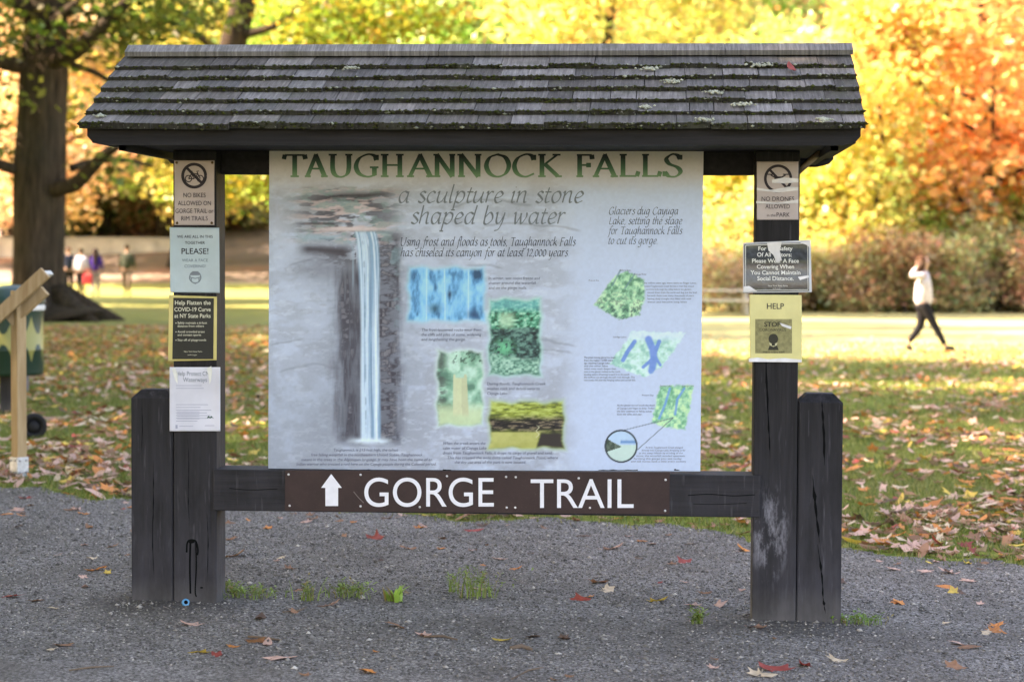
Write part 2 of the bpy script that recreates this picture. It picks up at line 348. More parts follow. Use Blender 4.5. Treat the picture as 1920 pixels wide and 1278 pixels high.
# leaves singled out in the photograph: px, py, size, colour, label, tilt
for px, py, s, c, lab, tl in [
    (1090, 1128, .05, 'red', 'curled bright red leaf standing upright alone on the gravel under the trail sign', (1.0, .3)),
    (1284, 1057, .055, 'red', 'bright red orange leaf with long stalk on gravel near the right post', (.7, .2)),
    (527, 1238, .072, 'pinkish tan', 'flat pink leaf lying by itself low in the photo on front gravel', (.05, 0)),
    (1452, 1257, .085, 'red', 'big crimson leaf at the bottom edge of the photo below the right post', (.15, .1)),
    (1508, 1251, .055, 'red', 'small scarlet leaf touching the big crimson leaf', (.3, .2)),
    (706, 1012, .085, 'red', 'large russet red leaf on gravel just below the trail sign lettering', (.5, .1)),
    (438, 1045, .085, 'brown', 'dry brown curled leaf on gravel right beside the left post', (.4, .2)),
    (1146, 1032, .075, 'pinkish tan', 'tan and orange leaf pair on gravel behind the letters of trail', (.3, .1)),
    (1400, 1035, .08, 'orange', 'orange leaf on gravel close beside the right post', (.2, .4)),
    (745, 1178, .065, 'brown', 'brown curled leaf on the gravel below the broad leaved weed', (.3, -.2)),
    (795, 1195, .06, 'pinkish tan', 'dull pink jagged leaf on gravel in front of the tall weed', (.1, .1)),
    (357, 1174, .06, 'pinkish tan', 'mauve brown leaf on the gravel below the blue bottle cap', (.1, .2)),
    (1416, 1180, .06, 'pinkish tan', 'pink tan leaf resting against the foot of the right post', (.3, .2)),
    (1232, 1130, .055, 'yellow', 'golden tan cupped leaf on gravel between red leaf and right post', (.4, 0)),
    (1349, 1139, .06, 'pinkish tan', 'mauve pink leaf beside the foot of the right post', (.2, .3)),
    (20, 1122, .06, 'red', 'red leaf on gravel to the side of the short left post', (.1, .2)),
    (690, 1262, .06, 'orange', 'rusty orange leaf at the bottom edge below the arrow sign', (.2, .1)),
    (1868, 1186, .06, 'orange', 'orange tan leaf on gravel well out beyond the right post', (.2, .2)),
    (480, 1208, .05, 'brown', 'thin rolled brown leaf on the front gravel', (.9, .1)),
    (375, 1228, .05, 'yellow', 'small ochre leaf at the front gravel under the left post', (.3, .2)),
    (1780, 1076, .07, 'pinkish tan', 'large tan leaf on the gravel at the lawn edge beyond right post', (.1, .2)),
    (1676, 1070, .06, 'pinkish tan', 'pale pink leaf on gravel behind the short right post', (.1, .2)),
    (1570, 1242, .05, 'pale tan', 'pale tan leaf on the gravel below the short right post', (.1, .2)),
    (180, 1072, .06, 'orange', 'orange brown leaf on gravel beside the short left post', (.2, .1))]:
    p = on_g(px, py); leaf(p[0], p[1], s, c, lab, None, tilt=tl, k=random.randrange(6))
q = on_y(1483, 134, -.27); ROOF_LEAF = (q[0], -.27)
def zone(px, py, y, x):
    if y > edge_y(x): return ('on the lawn edge behind the kiosk' if x < 1.5 else 'on the lawn beyond the short right post') if x > -1.4 else 'on the lawn behind the short left post'
    if y < -.15: return 'on the open gravel in front of the kiosk'
    if -1.15 < x < 1.15: return 'on the gravel under the trail sign beam'
    return 'on the gravel outside the right posts' if x > 0 else 'on the gravel outside the left posts'
def project(p):
    d = np.array(p)-CAM; z = d@FWD; return 960+FPX*(d@RGT)/z, 639-FPX*(d@UPV)/z
cand = []
while len(cand) < 300-NLEAF[0]-2:
    r = random.random()
    if r < .58:
        x, y = random.uniform(-3, 3.2), random.uniform(-1.5, 4.6)
        if y > edge_y(x) or random.random() < .2*(y < .6): continue
    else:
        x = random.uniform(-3.4, 3.6); y = edge_y(x)+random.uniform(-.6, 1.) if random.random() < .6 else edge_y(x)+random.uniform(0, 2.2)
    px, py = project((x, y, g(x, y)))
    if not (-5 < px < 1925 and py < 1285): continue
    if abs(x+1.33) < .22 and abs(y-.05) < .16 or abs(x-1.32) < .22 and abs(y-.05) < .16: continue
    cand.append((x, y, px, py))
for x, y, px, py in cand:
    c = random.choices(['brown', 'pinkish tan', 'orange', 'pale tan', 'red', 'yellow', 'dark brown'], [38, 28, 14, 8, 3, 3, 10])[0]; zn = zone(px, py, y, x)
    lab = 'dry %s leaf lying %s' % (c, zn); small = y < edge_y(x) and random.random() < .55
    leaf(x, y, random.uniform(.02, .038) if small else random.uniform(.036, .062), c, lab, lab)
def litter(n):
    Vs, Fs, Cs = [], [], []; off = 0; k = 0
    cols = [LCOL[c] for c in ('brown', 'pinkish tan', 'orange', 'pale tan', 'red', 'yellow', 'dark brown')]; wts = np.array([26, 30, 16, 12, 5, 5, 6.]); wts /= wts.sum()
    redd = [LCOL['brown'], (.3, .1, .05), LCOL['orange'], (.16, .07, .04)]
    tb = at_d(100, 48)
    while k < n:
        D = 11+33*RNG.random()**1.35; y = D-9.; x = CAM[0]-.0725*D+RNG.uniform(-.26, .26)*D
        if y < edge_y(x)+.08: continue
        den = .12+1.1*max(0, .5+.5*sin(x*1.7+y*.5+2*sin(y*.7))*sin(y*.8-x*.9))**1.8
        near_tree = exp(-((x+7.2)/5.)**2-((y-26)/10)**2)
        if y > 29 and x > -6: den *= .15
        if y > 36: den *= .2
        if RNG.random() > den+near_tree*2.2: continue
        V, F = LEAF_SH[RNG.integers(9)]; s = RNG.uniform(.04, .08); a = RNG.uniform(0, 6.28); t1, t2 = RNG.normal(0, .25, 2)
        R = np.array(Matrix.Rotation(a, 3, 'Z')@Matrix.Rotation(t1, 3, 'X')@Matrix.Rotation(t2, 3, 'Y'))
        Vs.append((V*s)@R.T+np.array([x, y, g(x, y)+.015+RNG.uniform(0, .02)])); Fs.append(F+off); off += len(V)
        c = np.array(redd[RNG.integers(4)] if RNG.random() < near_tree*.95 else cols[RNG.choice(7, p=wts)])*RNG.uniform(.75, 1.25)
        Cs.append(np.tile(c, (len(V), 1))); k += 1
    return np_mesh('leaf_litter', np.concatenate(Vs), np.concatenate(Fs), np.concatenate(Cs))
lt = link('leaf_litter', litter(14500), M_LITTER_ATTR); meta(lt, 'fallen autumn leaves strewn over the lawn', 'leaves', kind='stuff')
# twigs
M_TWIG = plain('twig_wood', (.17, .12, .085), .8); 
for pts, rr, lab in [(((795, 1198), (830, 1197), (858, 1204)), .006, 'short brown stick lying on gravel in front of the kiosk'), (((960, 1278), (990, 1262), (1018, 1256)), .004, 'thin bent twig at the bottom edge of the photo'), (((958, 1220), (978, 1217), (997, 1222)), .012, 'thick bark fragment on gravel at the front of the path'), (((530, 1152), (560, 1149), (577, 1142)), .004, 'slender pale twig on gravel below the weeds'), (((130, 1262), (170, 1256), (214, 1254)), .004, 'thin twig on the gravel in the bottom corner by the left post'), (((465, 1198), (500, 1201), (528, 1205)), .006, 'straight brown stick on gravel below the left post')]:
    m = MB(); P = [on_g(*p)+np.array([0, 0, .012]) for p in pts]; m.tube(P, [rr*.7, rr, rr*.5], 6); meta(m.build('twig', M_TWIG), lab, 'twig', 'twigs on the gravel')
# ------------------------------------------------------------------ flat printed work: everything below is laid on a real plane y = Y of the kiosk
def catmull(P, n=7):
    P = [np.array(p, dtype=float) for p in P]
    if len(P) < 3: return P
    Q = [2*P[0]-P[1]]+P+[2*P[-1]-P[-2]]; o = []
    for i in range(1, len(Q)-2):
        a, b, c, d = Q[i-1:i+3]
        for k in range(n):
            t = k/n; o.append(.5*(2*b+(c-a)*t+(2*a-5*b+4*c-d)*t*t+(3*b-a-3*c+d)*t**3))
    o.append(P[-1]); return o
_fc = {}
def glyph_mesh(s, bold):
    """outline of a line of writing in Blender's own font: verts (n,2), faces"""
    if (s, bold) in _fc: return _fc[(s, bold)]
    c = bpy.data.curves.new('t', 'FONT'); c.body = s; c.size = 1; c.offset = bold; c.resolution_u = 9 if len(s) < 6 else 3
    o = bpy.data.objects.new('t', c); COL.objects.link(o); dg = bpy.context.evaluated_depsgraph_get(); dg.update()
    me = bpy.data.meshes.new_from_object(o.evaluated_get(dg)); V = np.array([v.co[:2] for v in me.vertices]).reshape(-1, 2); F = [tuple(p.vertices) for p in me.polygons]
    bpy.data.objects.remove(o); bpy.data.curves.remove(c); bpy.data.meshes.remove(me); _fc[(s, bold)] = (V, F); return V, F
class Ink:
    """printed marks in sign coordinates, laid a hair in front of the sheet that carries them"""
    def __init__(s, surf, lift=.0012): s.surf = surf; s.lift = lift; s.V = []; s.F = []; s.k = 0
    def put(s, P, F):
        n = len(s.V); s.k += 1; e = s.lift+s.k*4e-6
        for p in P:
            y = s.surf(p[0], p[1])-e; q = on_y(p[0], p[1], y); s.V.append(tuple(q))
        for f in F: s.F.append(tuple(n+i for i in f))
    def text(s, t, x0, yb, cap, x1=None, bold=0., shear=0., al='l'):
        V, F = glyph_mesh(t, bold)
        if len(V) == 0: return
        H = glyph_mesh('H', 0)[0]; ch = H[:, 1].max(); k = cap/ch; mn, mx = V[:, 0].min(), V[:, 0].max(); kx = k if x1 is None else (x1-x0)/max(1e-6, mx-mn)
        w = (mx-mn)*kx; ox = x0 if al == 'l' or x1 is not None else x0-w/2
        s.put([(ox+(v[0]-mn)*kx+shear*v[1]*k, yb-v[1]*k) for v in V], F)
    def ribbon(s, P, w, thin=None, ang=0., smooth=False, closed=False):
        P = catmull(P) if smooth else [np.array(p, dtype=float) for p in P]
        if closed: P = P+[P[0], P[1]]
        n = len(P); L = []; R = []; nib = np.array([cos(ang), -sin(ang)])
        for i, p in enumerate(P):
            t = P[min(i+1, n-1)]-P[max(i-1, 0)]; l = np.hypot(*t)
            if l < 1e-9: t = np.array([1., 0]); l = 1
            t = t/l; nr = np.array([-t[1], t[0]]); h = w/2 if thin is None else max(thin, w*abs(nr@nib))/2
            L.append(p+nr*h); R.append(p-nr*h)
        if closed: n -= 1
        s.put(L[:n]+R[:n], [(i, i+1, n+i+1, n+i) for i in range(n-1)])
    def poly(s, P): s.put(P, [tuple(range(len(P)))])
    def disc(s, cx, cy, rx, ry=None, n=20): s.poly([(cx+rx*cos(2*pi*i/n), cy+(ry or rx)*sin(2*pi*i/n)) for i in range(n)])
    def ring(s, cx, cy, r, w, n=36, a0=0, a1=2*pi):
        P = [(cx+r*cos(a0+(a1-a0)*i/n), cy+r*sin(a0+(a1-a0)*i/n)) for i in range(n+1)]; s.ribbon(P, w)
    def rect(s, x0, y0, x1, y1): s.poly([(x0, y0), (x1, y0), (x1, y1), (x0, y1)])
    def sheet(s, Q, n=24):
        P = []
        for j in range(n+1):
            for i in range(n+1):
                u, v = i/n, j/n; P.append(tuple((Q[0][k]*(1-u)+Q[1][k]*u)*(1-v)+(Q[3][k]*(1-u)+Q[2][k]*u)*v for k in (0, 1)))
        s.put(P, [(j*(n+1)+i, j*(n+1)+i+1, (j+1)*(n+1)+i+1, (j+1)*(n+1)+i) for j in range(n) for i in range(n)])
    def build(s, name, mat, parent):
        m = MB(); m.add(s.V, s.F); return m.build(name, mat, parent)
IT = {'a': (.92, [[(.66, .86), (.42, 1), (.14, .78), (.05, .35), (.16, .02), (.4, .1), (.62, .6)], [(.7, 1), (.6, .35), (.62, .05), (.78, .06)]]),
 'b': (.85, [[(.22, 1.65), (.08, .6), (.06, .05), (.3, -.02), (.62, .35), (.62, .8), (.42, 1), (.12, .6)]]), 'c': (.75, [[(.62, .86), (.42, 1), (.14, .75), (.05, .3), (.22, 0), (.6, .15)]]),
 'd': (.95, [[(.66, .86), (.42, 1), (.14, .78), (.05, .35), (.16, .02), (.4, .1), (.64, .6)], [(.86, 1.65), (.66, .5), (.62, .05), (.78, .06)]]),
 'e': (.75, [[(.08, .42), (.4, .5), (.6, .75), (.44, 1), (.18, .8), (.05, .35), (.2, 0), (.6, .16)]]), 'f': (.62, [[(.85, 1.5), (.65, 1.65), (.45, 1.3), (.25, .3), (.12, -.4), (-.08, -.62)], [(.1, .95), (.65, .95)]]),
 'g': (.92, [[(.66, .86), (.42, 1), (.14, .78), (.05, .4), (.16, .06), (.4, .14), (.64, .65)], [(.72, 1), (.58, .1), (.4, -.5), (.1, -.6), (-.05, -.45)]]),
 'h': (.85, [[(.2, 1.65), (0, 0)], [(.08, .55), (.35, .95), (.58, .95), (.52, .35), (.54, .04), (.7, .06)]]), 'i': (.42, [[(.05, .85), (.18, .98), (.06, .2), (.12, .02), (.28, .1)], [(.26, 1.36), (.31, 1.4)]]),
 'k': (.8, [[(.2, 1.65), (0, 0)], [(.62, .95), (.15, .48)], [(.15, .5), (.4, .3), (.6, .02), (.72, .08)]]), 'l': (.4, [[(.24, 1.65), (.06, .4), (.08, .02), (.24, .08)]]),
 'n': (.88, [[(.02, .85), (.15, .98), (.02, 0)], [(.08, .5), (.36, .95), (.6, .95), (.54, .35), (.56, .04), (.72, .06)]]), 'o': (.82, [[(.4, 1), (.14, .78), (.05, .35), (.2, 0), (.5, .15), (.66, .6), (.56, .95), (.38, 1)]]),
 'p': (.85, [[(.05, .88), (.18, .98), (.05, .2), (-.08, -.65)], [(.1, .5), (.38, .98), (.66, .85), (.62, .35), (.36, 0), (.08, .08)], [(-.2, -.65), (.08, -.65)]]),
 'r': (.62, [[(.02, .85), (.15, .98), (.02, 0)], [(.08, .55), (.34, .95), (.55, .95)]]), 's': (.65, [[(.56, .88), (.36, 1), (.16, .8), (.36, .52), (.5, .25), (.3, 0), (.02, .12)]]),
 't': (.52, [[(.3, 1.35), (.1, .4), (.14, .02), (.4, .12)], [(.02, .95), (.48, .95)]]), 'u': (.92, [[(.02, .85), (.15, .98), (.04, .3), (.12, .02), (.36, .12), (.6, .6)], [(.7, .98), (.58, .3), (.62, .04), (.78, .06)]]),
 'w': (1.15, [[(.02, .88), (.14, .98), (.14, .4), (.2, 0), (.52, .7), (.58, .95)], [(.55, .95), (.54, .4), (.62, 0), (.95, .6), (.98, 1)]]), 'v': (.72, [[(.02, .88), (.14, .98), (.16, .4), (.22, 0), (.5, .5), (.58, 1)]]),
 'y': (.88, [[(.02, .88), (.15, .98), (.1, .3), (.2, .02), (.42, .2), (.62, .7)], [(.7, 1), (.54, .1), (.3, -.5), (0, -.62)]]),
 'U': (1.15, [[(.08, 1.42), (.02, .4), (.22, 0), (.6, .05), (.85, .6), (.98, 1.42)], [(-.08, 1.42), (.25, 1.42)], [(.85, 1.42), (1.1, 1.42)]]), 'T': (1., [[(.1, 1.42), (1, 1.42)], [(.6, 1.42), (.42, 0)], [(.25, 0), (.6, 0)]]),
 'F': (.9, [[(.3, 1.42), (.1, 0)], [(.3, 1.42), (.95, 1.42)], [(.2, .78), (.7, .78)], [(-.05, 0), (.28, 0)]]), 'G': (1.2, [[(1, 1.25), (.7, 1.45), (.25, 1.15), (.05, .5), (.25, .02), (.65, 0), (.9, .2)], [(.95, .6), (.88, .05)], [(.7, .62), (1.1, .62)]]),
 'C': (1.1, [[(1, 1.22), (.7, 1.45), (.25, 1.15), (.05, .5), (.25, .02), (.65, 0), (.92, .22)]]), 'L': (.85, [[(.3, 1.45), (.1, .03)], [(.1, .03), (.6, .03), (.78, .2)]]),
 '1': (.55, [[(.1, 1.1), (.35, 1.3), (.2, 0)]]), '2': (.75, [[(.1, 1), (.35, 1.3), (.6, 1.05), (.4, .5), (0, .02)], [(0, .03), (.6, .03)]]), '0': (.78, [[(.4, 1.25), (.12, .9), (.08, .3), (.28, 0), (.58, .3), (.62, .9), (.38, 1.25)]]),
 ',': (.35, [[(.14, .12), (.12, -.05), (.0, -.25)]]), '.': (.35, [[(.08, .0), (.14, .08)]]), ' ': (.5, [])}
def italic(ink, s, x0, x1, yb, xh, w=.2, thin=.07, shear=.1):
    adv = sum(IT[c][0] for c in s)-.1; kx = (x1-x0)/adv; x = 0
    for c in s:
        for st in IT[c][1]: ink.ribbon([(x0+(x+p[0])*kx+shear*(p[1]-.5)*xh, yb-p[1]*xh) for p in st], w*xh, thin*xh, radians(38), smooth=len(st) > 2)
        x += IT[c][0]
CAPS = {'T': [[(.5, 1), (.5, 0)], [(.02, .965), (.98, .965)], [(.03, .98), (-.02, .78)], [(.97, .98), (1.02, .78)], [(.3, .02), (.7, .02)]],
 'A': [[(.07, 0), (.5, 1)], [(.46, 1), (.9, 0)], [(.24, .36), (.72, .36)], [(-.04, .02), (.24, .02)], [(.72, .02), (1.04, .02)]],
 'U': [[(.16, 1), (.16, .36), (.27, .08), (.52, -.01), (.76, .1), (.86, .38), (.86, 1)], [(-.02, .98), (.34, .98)], [(.7, .98), (1.02, .98)]],
 'G': [[(.95, .74), (.86, .93), (.58, 1), (.22, .83), (.06, .48), (.2, .14), (.56, 0), (.9, .08)], [(.86, .42), (.86, .06)], [(.66, .42), (1.04, .42)], [(.95, .98), (.95, .74)]],
 'H': [[(.17, 1), (.17, 0)], [(.83, 1), (.83, 0)], [(.17, .52), (.83, .52)], [(0, .98), (.34, .98)], [(.66, .98), (1, .98)], [(0, .02), (.34, .02)], [(.66, .02), (1, .02)]],
 'N': [[(.14, 1), (.14, 0)], [(.12, 1), (.88, 0)], [(.87, 1), (.87, 0)], [(-.04, .98), (.2, .98)], [(.72, .98), (1.02, .98)], [(0, .02), (.3, .02)]],
 'O': [[(.5, 1), (.2, .86), (.06, .5), (.2, .14), (.5, 0), (.8, .14), (.94, .5), (.8, .86), (.49, 1)]],
 'C': [[(.95, .76), (.84, .94), (.58, 1), (.22, .83), (.06, .48), (.2, .14), (.56, 0), (.96, .14)], [(.95, .98), (.95, .74)]],
 'K': [[(.17, 1), (.17, 0)], [(.85, .98), (.2, .48)], [(.32, .55), (.88, .02)], [(0, .98), (.34, .98)], [(.64, .98), (1, .98)], [(0, .02), (.34, .02)], [(.76, .02), (1.06, .02)]],
 'F': [[(.22, 1), (.22, 0)], [(.05, .97), (.95, .97)], [(.95, .98), (.98, .78)], [(.22, .52), (.76, .52)], [(.76, .62), (.76, .42)], [(.02, .02), (.44, .02)]],
 'L': [[(.2, 1), (.2, 0)], [(.02, .98), (.4, .98)], [(.02, .03), (.9, .03)], [(.92, .02), (1, .24)]],
 'S': [[(.86, .8), (.72, .96), (.44, 1), (.16, .8), (.3, .58), (.72, .42), (.88, .22), (.66, .02), (.3, .02), (.08, .2)], [(.87, .98), (.86, .76)], [(.07, .02), (.08, .24)]]}
TITLE = [('T', 533, 572), ('A', 573, 613), ('U', 617, 660), ('G', 665, 708), ('H', 714, 757), ('A', 765, 812), ('N', 814, 853), ('N', 859, 902), ('O', 909, 957), ('C', 962, 1003), ('K', 1009, 1051), ('F', 1080, 1111), ('A', 1113, 1157), ('L', 1161, 1197), ('L', 1203, 1238), ('S', 1244, 1280)]

# ------------------------------------------------------------------ the painted picture on the big panel, as point colours of a fine grid
def vnoise(X, Y, seed):
    r = np.random.default_rng(seed); T = r.random((64, 64)); xi = np.floor(X).astype(int); yi = np.floor(Y).astype(int); fx = X-xi; fy = Y-yi; fx = fx*fx*(3-2*fx); fy = fy*fy*(3-2*fy)
    q = lambda a, b: T[a % 64, b % 64]
    return (q(xi, yi)*(1-fx)+q(xi+1, yi)*fx)*(1-fy)+(q(xi, yi+1)*(1-fx)+q(xi+1, yi+1)*fx)*fy
def fbm(X, Y, sx, sy, seed, o=4):
    t = 0; a = .5; s = 0
    for k in range(o): t = t+a*vnoise(X/sx*2**k+k*7.3, Y/sy*2**k+k*3.1, seed+k); s += a; a *= .55
    return t/s
def ss(a, b, x): t = np.clip((x-a)/(b-a), 0, 1); return t*t*(3-2*t)
def paint(X, Y):
    C = lambda r, gg, b: lin(r, gg, b)
    img = np.zeros(X.shape+(3,)); img[:] = C(186, 195, 214)
    def lay(mask, c, k=1.):
        nonlocal img
        m = np.clip(mask*k, 0, 1)[..., None]; c = np.asarray(c); img = img*(1-m)+(c if c.ndim == 3 else c[None, None])*m
    n1 = fbm(X, Y, 60, 26, 11); n2 = fbm(X, Y, 16, 7, 21); n3 = fbm(X, Y, 9, 70, 31); n4 = fbm(X, Y, 34, 34, 41); n5 = fbm(X, Y, 5, 5, 51, 3)
    left = 1-ss(1040, 1110, X+40*(n4-.5))
    lay(left*ss(.38, .62, n1), C(166, 172, 187), .75); lay(left*ss(560, 760, Y)*ss(.3, .6, n4), C(158, 160, 172), .6)
    lay(left*(1-ss(0, .025, abs(n1-.5)))*ss(.4, .6, n2), C(140, 144, 158), .28); lay(left*(1-ss(0, .02, abs(n4-.47)))*ss(.45, .6, n1), C(142, 146, 160), .3)
    lay(left*ss(.55, .75, n2), C(205, 212, 226), .45); lay(1-left, C(188, 201, 226), .85)
    lay((1-ss(395, 470, Y))*(1-ss(540, 660, X))*ss(.3, .5, n4), C(160, 158, 165), .5)
    # strata lines of the cliff behind the writing
    for (xa, ya, xb, yb) in ((845, 388, 1000, 384), (905, 425, 1090, 436), (540, 500, 640, 494), (870, 498, 945, 500), (960, 640, 1080, 650), (505, 645, 570, 636), (950, 660, 1075, 664), (520, 700, 640, 690)):
        t = np.clip((X-xa)/(xb-xa), 0, 1); yy = ya+(yb-ya)*t+8*(n1-.5)*2-10*np.sin(t*pi)*(xb-xa > 90); lay((1-ss(0, 4, abs(Y-yy)))*ss(xa-3, xa+10, X)*(1-ss(xb-10, xb+3, X)), C(118, 121, 134), .42)
    lay(np.exp(-((X-690+30*(n4-.5))/88)**2)*ss(440, 520, Y)*(1-ss(815, 850, Y))*(.6+.4*n1), C(112, 117, 128), .75); lay((1-ss(600, 760, X))*ss(600, 800, Y+60*(n4-.5)), C(140, 146, 158), .5)
    # dark rock either side of the fall
    wob = 22*(n3-.5)+14*(n2-.5)
    dl = ss(612, 650, X+wob+(Y-640)*-.02)*(1-ss(672, 690, X))*ss(480, 520, Y)*(1-ss(815, 840, Y+10*(n2-.5)))
    lay(dl*(.72+.28*ss(.35, .6, n3)), C(58, 54, 66), .92); lay(dl*ss(.54, .66, n3)*ss(.5, .62, n2), C(128, 126, 136), .55)
    dr = ss(700, 712, X)*(1-ss(738, 766, X+wob))*ss(425, 450, Y)*(1-ss(818, 842, Y))
    lay(dr*(.6+.4*ss(.35, .6, n2)), C(54, 48, 60), .95); lay(dr*ss(.52, .65, n2)*ss(.4, .6, n3), C(142, 140, 148), .6); lay(dr*ss(.6, .7, n4)*(1-ss(560, 640, Y)), C(120, 150, 158), .5)
    lay(np.exp(-((X-668)/70)**2-((Y-480)/20)**2)*ss(.35, .55, n2)*(X < 668), C(58, 52, 62), .9)
    lay(ss(548, 580, X)*(1-ss(640, 665, X))*np.exp(-((Y-(468+.06*(X-560)+10*(n1-.5)))/11)**2), C(56, 48, 58), .95)
    lay(np.exp(-((X-600)/52)**2-((Y-505)/28)**2), C(100, 100, 112), .55)
    # ledges above the lip
    top = np.exp(-((X-650)/95)**4)*ss(343, 360, Y)*(1-ss(448, 462, Y))
    lay(top*ss(.3, .7, n1), C(138, 138, 146), .85); lay(top*ss(.46, .56, fbm(X, Y, 34, 8, 61)), C(66, 62, 72), .85); lay(top*ss(.54, .66, fbm(X, Y, 40, 7, 71)), C(206, 182, 184), .8); lay(top*ss(.54, .66, fbm(X, Y, 22, 12, 81)), C(122, 150, 150), .7)
    lay(np.exp(-((X-675-(Y-365)*-3.)/55)**4-((Y-366-6*(n1-.5))/7)**2), C(44, 40, 50), .95)
    lay(np.exp(-((X-602)/42)**4-((Y-419)/3.2)**2), C(52, 48, 56), .85); lay(np.exp(-((X-652)/65)**4-((Y-430-.0*(X-600))/4.5)**2), C(222, 202, 204), .85)
    lay(np.exp(-((X-600)/40)**4-((Y-445)/6)**2), C(150, 175, 190), .8); lay(np.exp(-((X-708)/26)**4-((Y-438)/6)**2)*ss(.4, .6, n2), C(136, 164, 170), .8)
    # the fall
    cx = 692+(Y-430)*.008-9*np.exp(-(Y-430)/24); hw = 21-3.5*ss(480, 600, Y)+2*ss(560, 830, Y)
    st = fbm(X-cx+400, Y, 5, 160, 91, 3); m = (1-ss(hw-4, hw+2, abs(X-cx)))*ss(432, 437, Y)*(1-ss(822, 830, Y))
    fc = C(128, 164, 192)[None, None]*(1-ss(.35, .65, st)[..., None])+C(196, 216, 234)[None, None]*ss(.35, .65, st)[..., None]
    lay(m, fc, .97); lay(m*(1-ss(0, 3.2, abs(X-cx-11-3*(n4-.5)))), C(222, 234, 246), .75); lay(m*(1-ss(0, 2.4, abs(X-cx+hw-5))), C(196, 214, 230), .8); lay(m*(1-ss(0, 3.4, abs(X-cx-2)))*ss(.3, .5, n3), C(104, 136, 164), .7); lay(m*(1-ss(0, 2.6, abs(X-cx+9)))*ss(.4, .6, n1), C(96, 128, 152), .6)
    lay((1-ss(0, 3, abs(X-662+12*ss(470, 440, Y))))*ss(442, 452, Y)*(1-ss(520, 560, Y)), C(150, 170, 186), .6)
    lay(np.exp(-((X-694)/34)**4-((Y-826+4*(n2-.5))/5)**2), C(216, 230, 242), .95); lay(np.exp(-((X-694)/52)**4-((Y-833)/3)**2)*ss(.4, .6, n2), C(120, 126, 138), .6)
    # title band
    lay((1-ss(318, 372, Y+14*(n4-.5))), C(196, 188, 188), .85); lay((1-ss(285, 330, Y)), C(196, 185, 184), .8)
    # inset pictures with wavy feathered edges
    def inset(x0, y0, x1, y1, halo):
        wx = 2.2*np.sin(Y*.1+x0)+.8*np.sin(Y*.23); wy = 2.2*np.sin(X*.1+y0)+.8*np.sin(X*.21+1)
        d = np.minimum(np.minimum(X-x0-wx, x1-X-wx*.8), np.minimum(Y-y0-wy, y1-Y-wy*.8)); lay(ss(-10, 3, d), halo, .7); return ss(-3.5, 4.5, d)
    def tone(n, stops):
        o = np.zeros(n.shape+(3,)); ps = [p for p, _ in stops]; cs = np.array([C(*c) for _, c in stops])
        for k in range(3): o[..., k] = np.interp(n, ps, cs[:, k])
        return o
    m = inset(768, 504, 907, 600, C(140, 205, 222)); nn = fbm(X, Y, 8, 20, 101); nn = .52+(nn-.5)*.55+.07*np.sin(X*.16)-.16*np.exp(-((X-786)/16)**2-((Y-516)/14)**2)-.16*np.exp(-((X-893)/16)**2-((Y-512)/9)**2)-.13*np.exp(-((X-850)/16)**2-((Y-512)/5)**2)-.07*np.exp(-((Y-592)/8)**2)
    lay(m, tone(nn, [(.22, (30, 78, 112)), (.38, (74, 148, 194)), (.48, (108, 186, 230)), (.62, (140, 204, 242))])); lay(m*((abs(X-800) < 1.6)+(abs(X-834) < 1.4)+(abs(X-878) < 1.4)), C(176, 220, 246), .7)
    lay(m*np.exp(-((X-843)/4)**2-((Y-552)/8)**2), C(20, 48, 78)); lay(m*np.exp(-((X-815)/12)**2-((Y-578)/9)**2), C(32, 84, 100), .8); lay(m*np.exp(-((X-888)/12)**2-((Y-590)/10)**2), C(28, 70, 110), .9)
    m = inset(919, 563, 1012, 701, C(160, 220, 205)); nn = fbm(X, Y, 6, 4, 111)
    tp = tone(nn, [(.3, (26, 84, 64)), (.48, (58, 150, 120)), (.62, (112, 190, 160)), (.75, (170, 214, 190))]); md = tone(nn, [(.3, (22, 40, 42)), (.5, (48, 84, 82)), (.7, (96, 142, 130))]); bt = tone(fbm(X, Y, 5, 4, 121), [(.3, (70, 122, 108)), (.5, (124, 176, 156)), (.7, (166, 206, 188))])
    lay(m, tp); lay(m*ss(612, 618, Y+8*(n2-.5)), md); lay(m*ss(662, 672, Y+14*(n4-.5)+.12*(965-X)), bt); lay(m*np.exp(-((X-945)/16)**2-((Y-652)/14)**2)*ss(.35, .5, n5), C(92, 196, 148), .9)
    lay(m*np.exp(-((X-950)/14)**4-((Y-600)/14)**4), C(176, 210, 176), .7); lay(m*(1-ss(572, 590, Y)), C(96, 182, 190), .6)
    m = inset(821, 659, 904, 796, C(205, 226, 218)); nn = fbm(X, Y, 22, 22, 131)
    lay(m, tone(nn, [(.3, (84, 130, 112)), (.5, (134, 186, 160)), (.7, (186, 222, 204))])); lay(m*np.exp(-((X-826)/13)**2)*ss(.3, .6, n2), C(78, 84, 82), .85); lay(m*ss(748, 775, Y), C(196, 212, 170), .9)
    tw = (1-ss(12, 14, abs(X-(863+(Y-730)*.02))-(Y-720)*.03))*ss(706, 710, Y+6*(abs(X-862) > 8))*(1-ss(770, 785, Y)); lay(m*tw, C(206, 208, 168), .95); lay(m*tw*(X > 866), C(184, 186, 150), .6)
    lay(m*ss(.58, .63, fbm(X, Y, 5, 4, 141))*(1-ss(676, 690, Y))*ss(845, 852, X), C(50, 78, 66), .8)
    m = inset(919, 754, 1056, 839, C(172, 196, 146)); nn = fbm(X, Y, 13, 3.5, 151)
    lay(m, tone(nn, [(.3, (96, 104, 46)), (.5, (150, 160, 66)), (.7, (186, 196, 104))])); ban = np.exp(-((Y-796-10*(fbm(X, Y, 30, 30, 161)-.5))/15)**4); lay(m*ban, tone(nn, [(.3, (22, 18, 20)), (.52, (46, 40, 40)), (.66, (120, 104, 84))]))
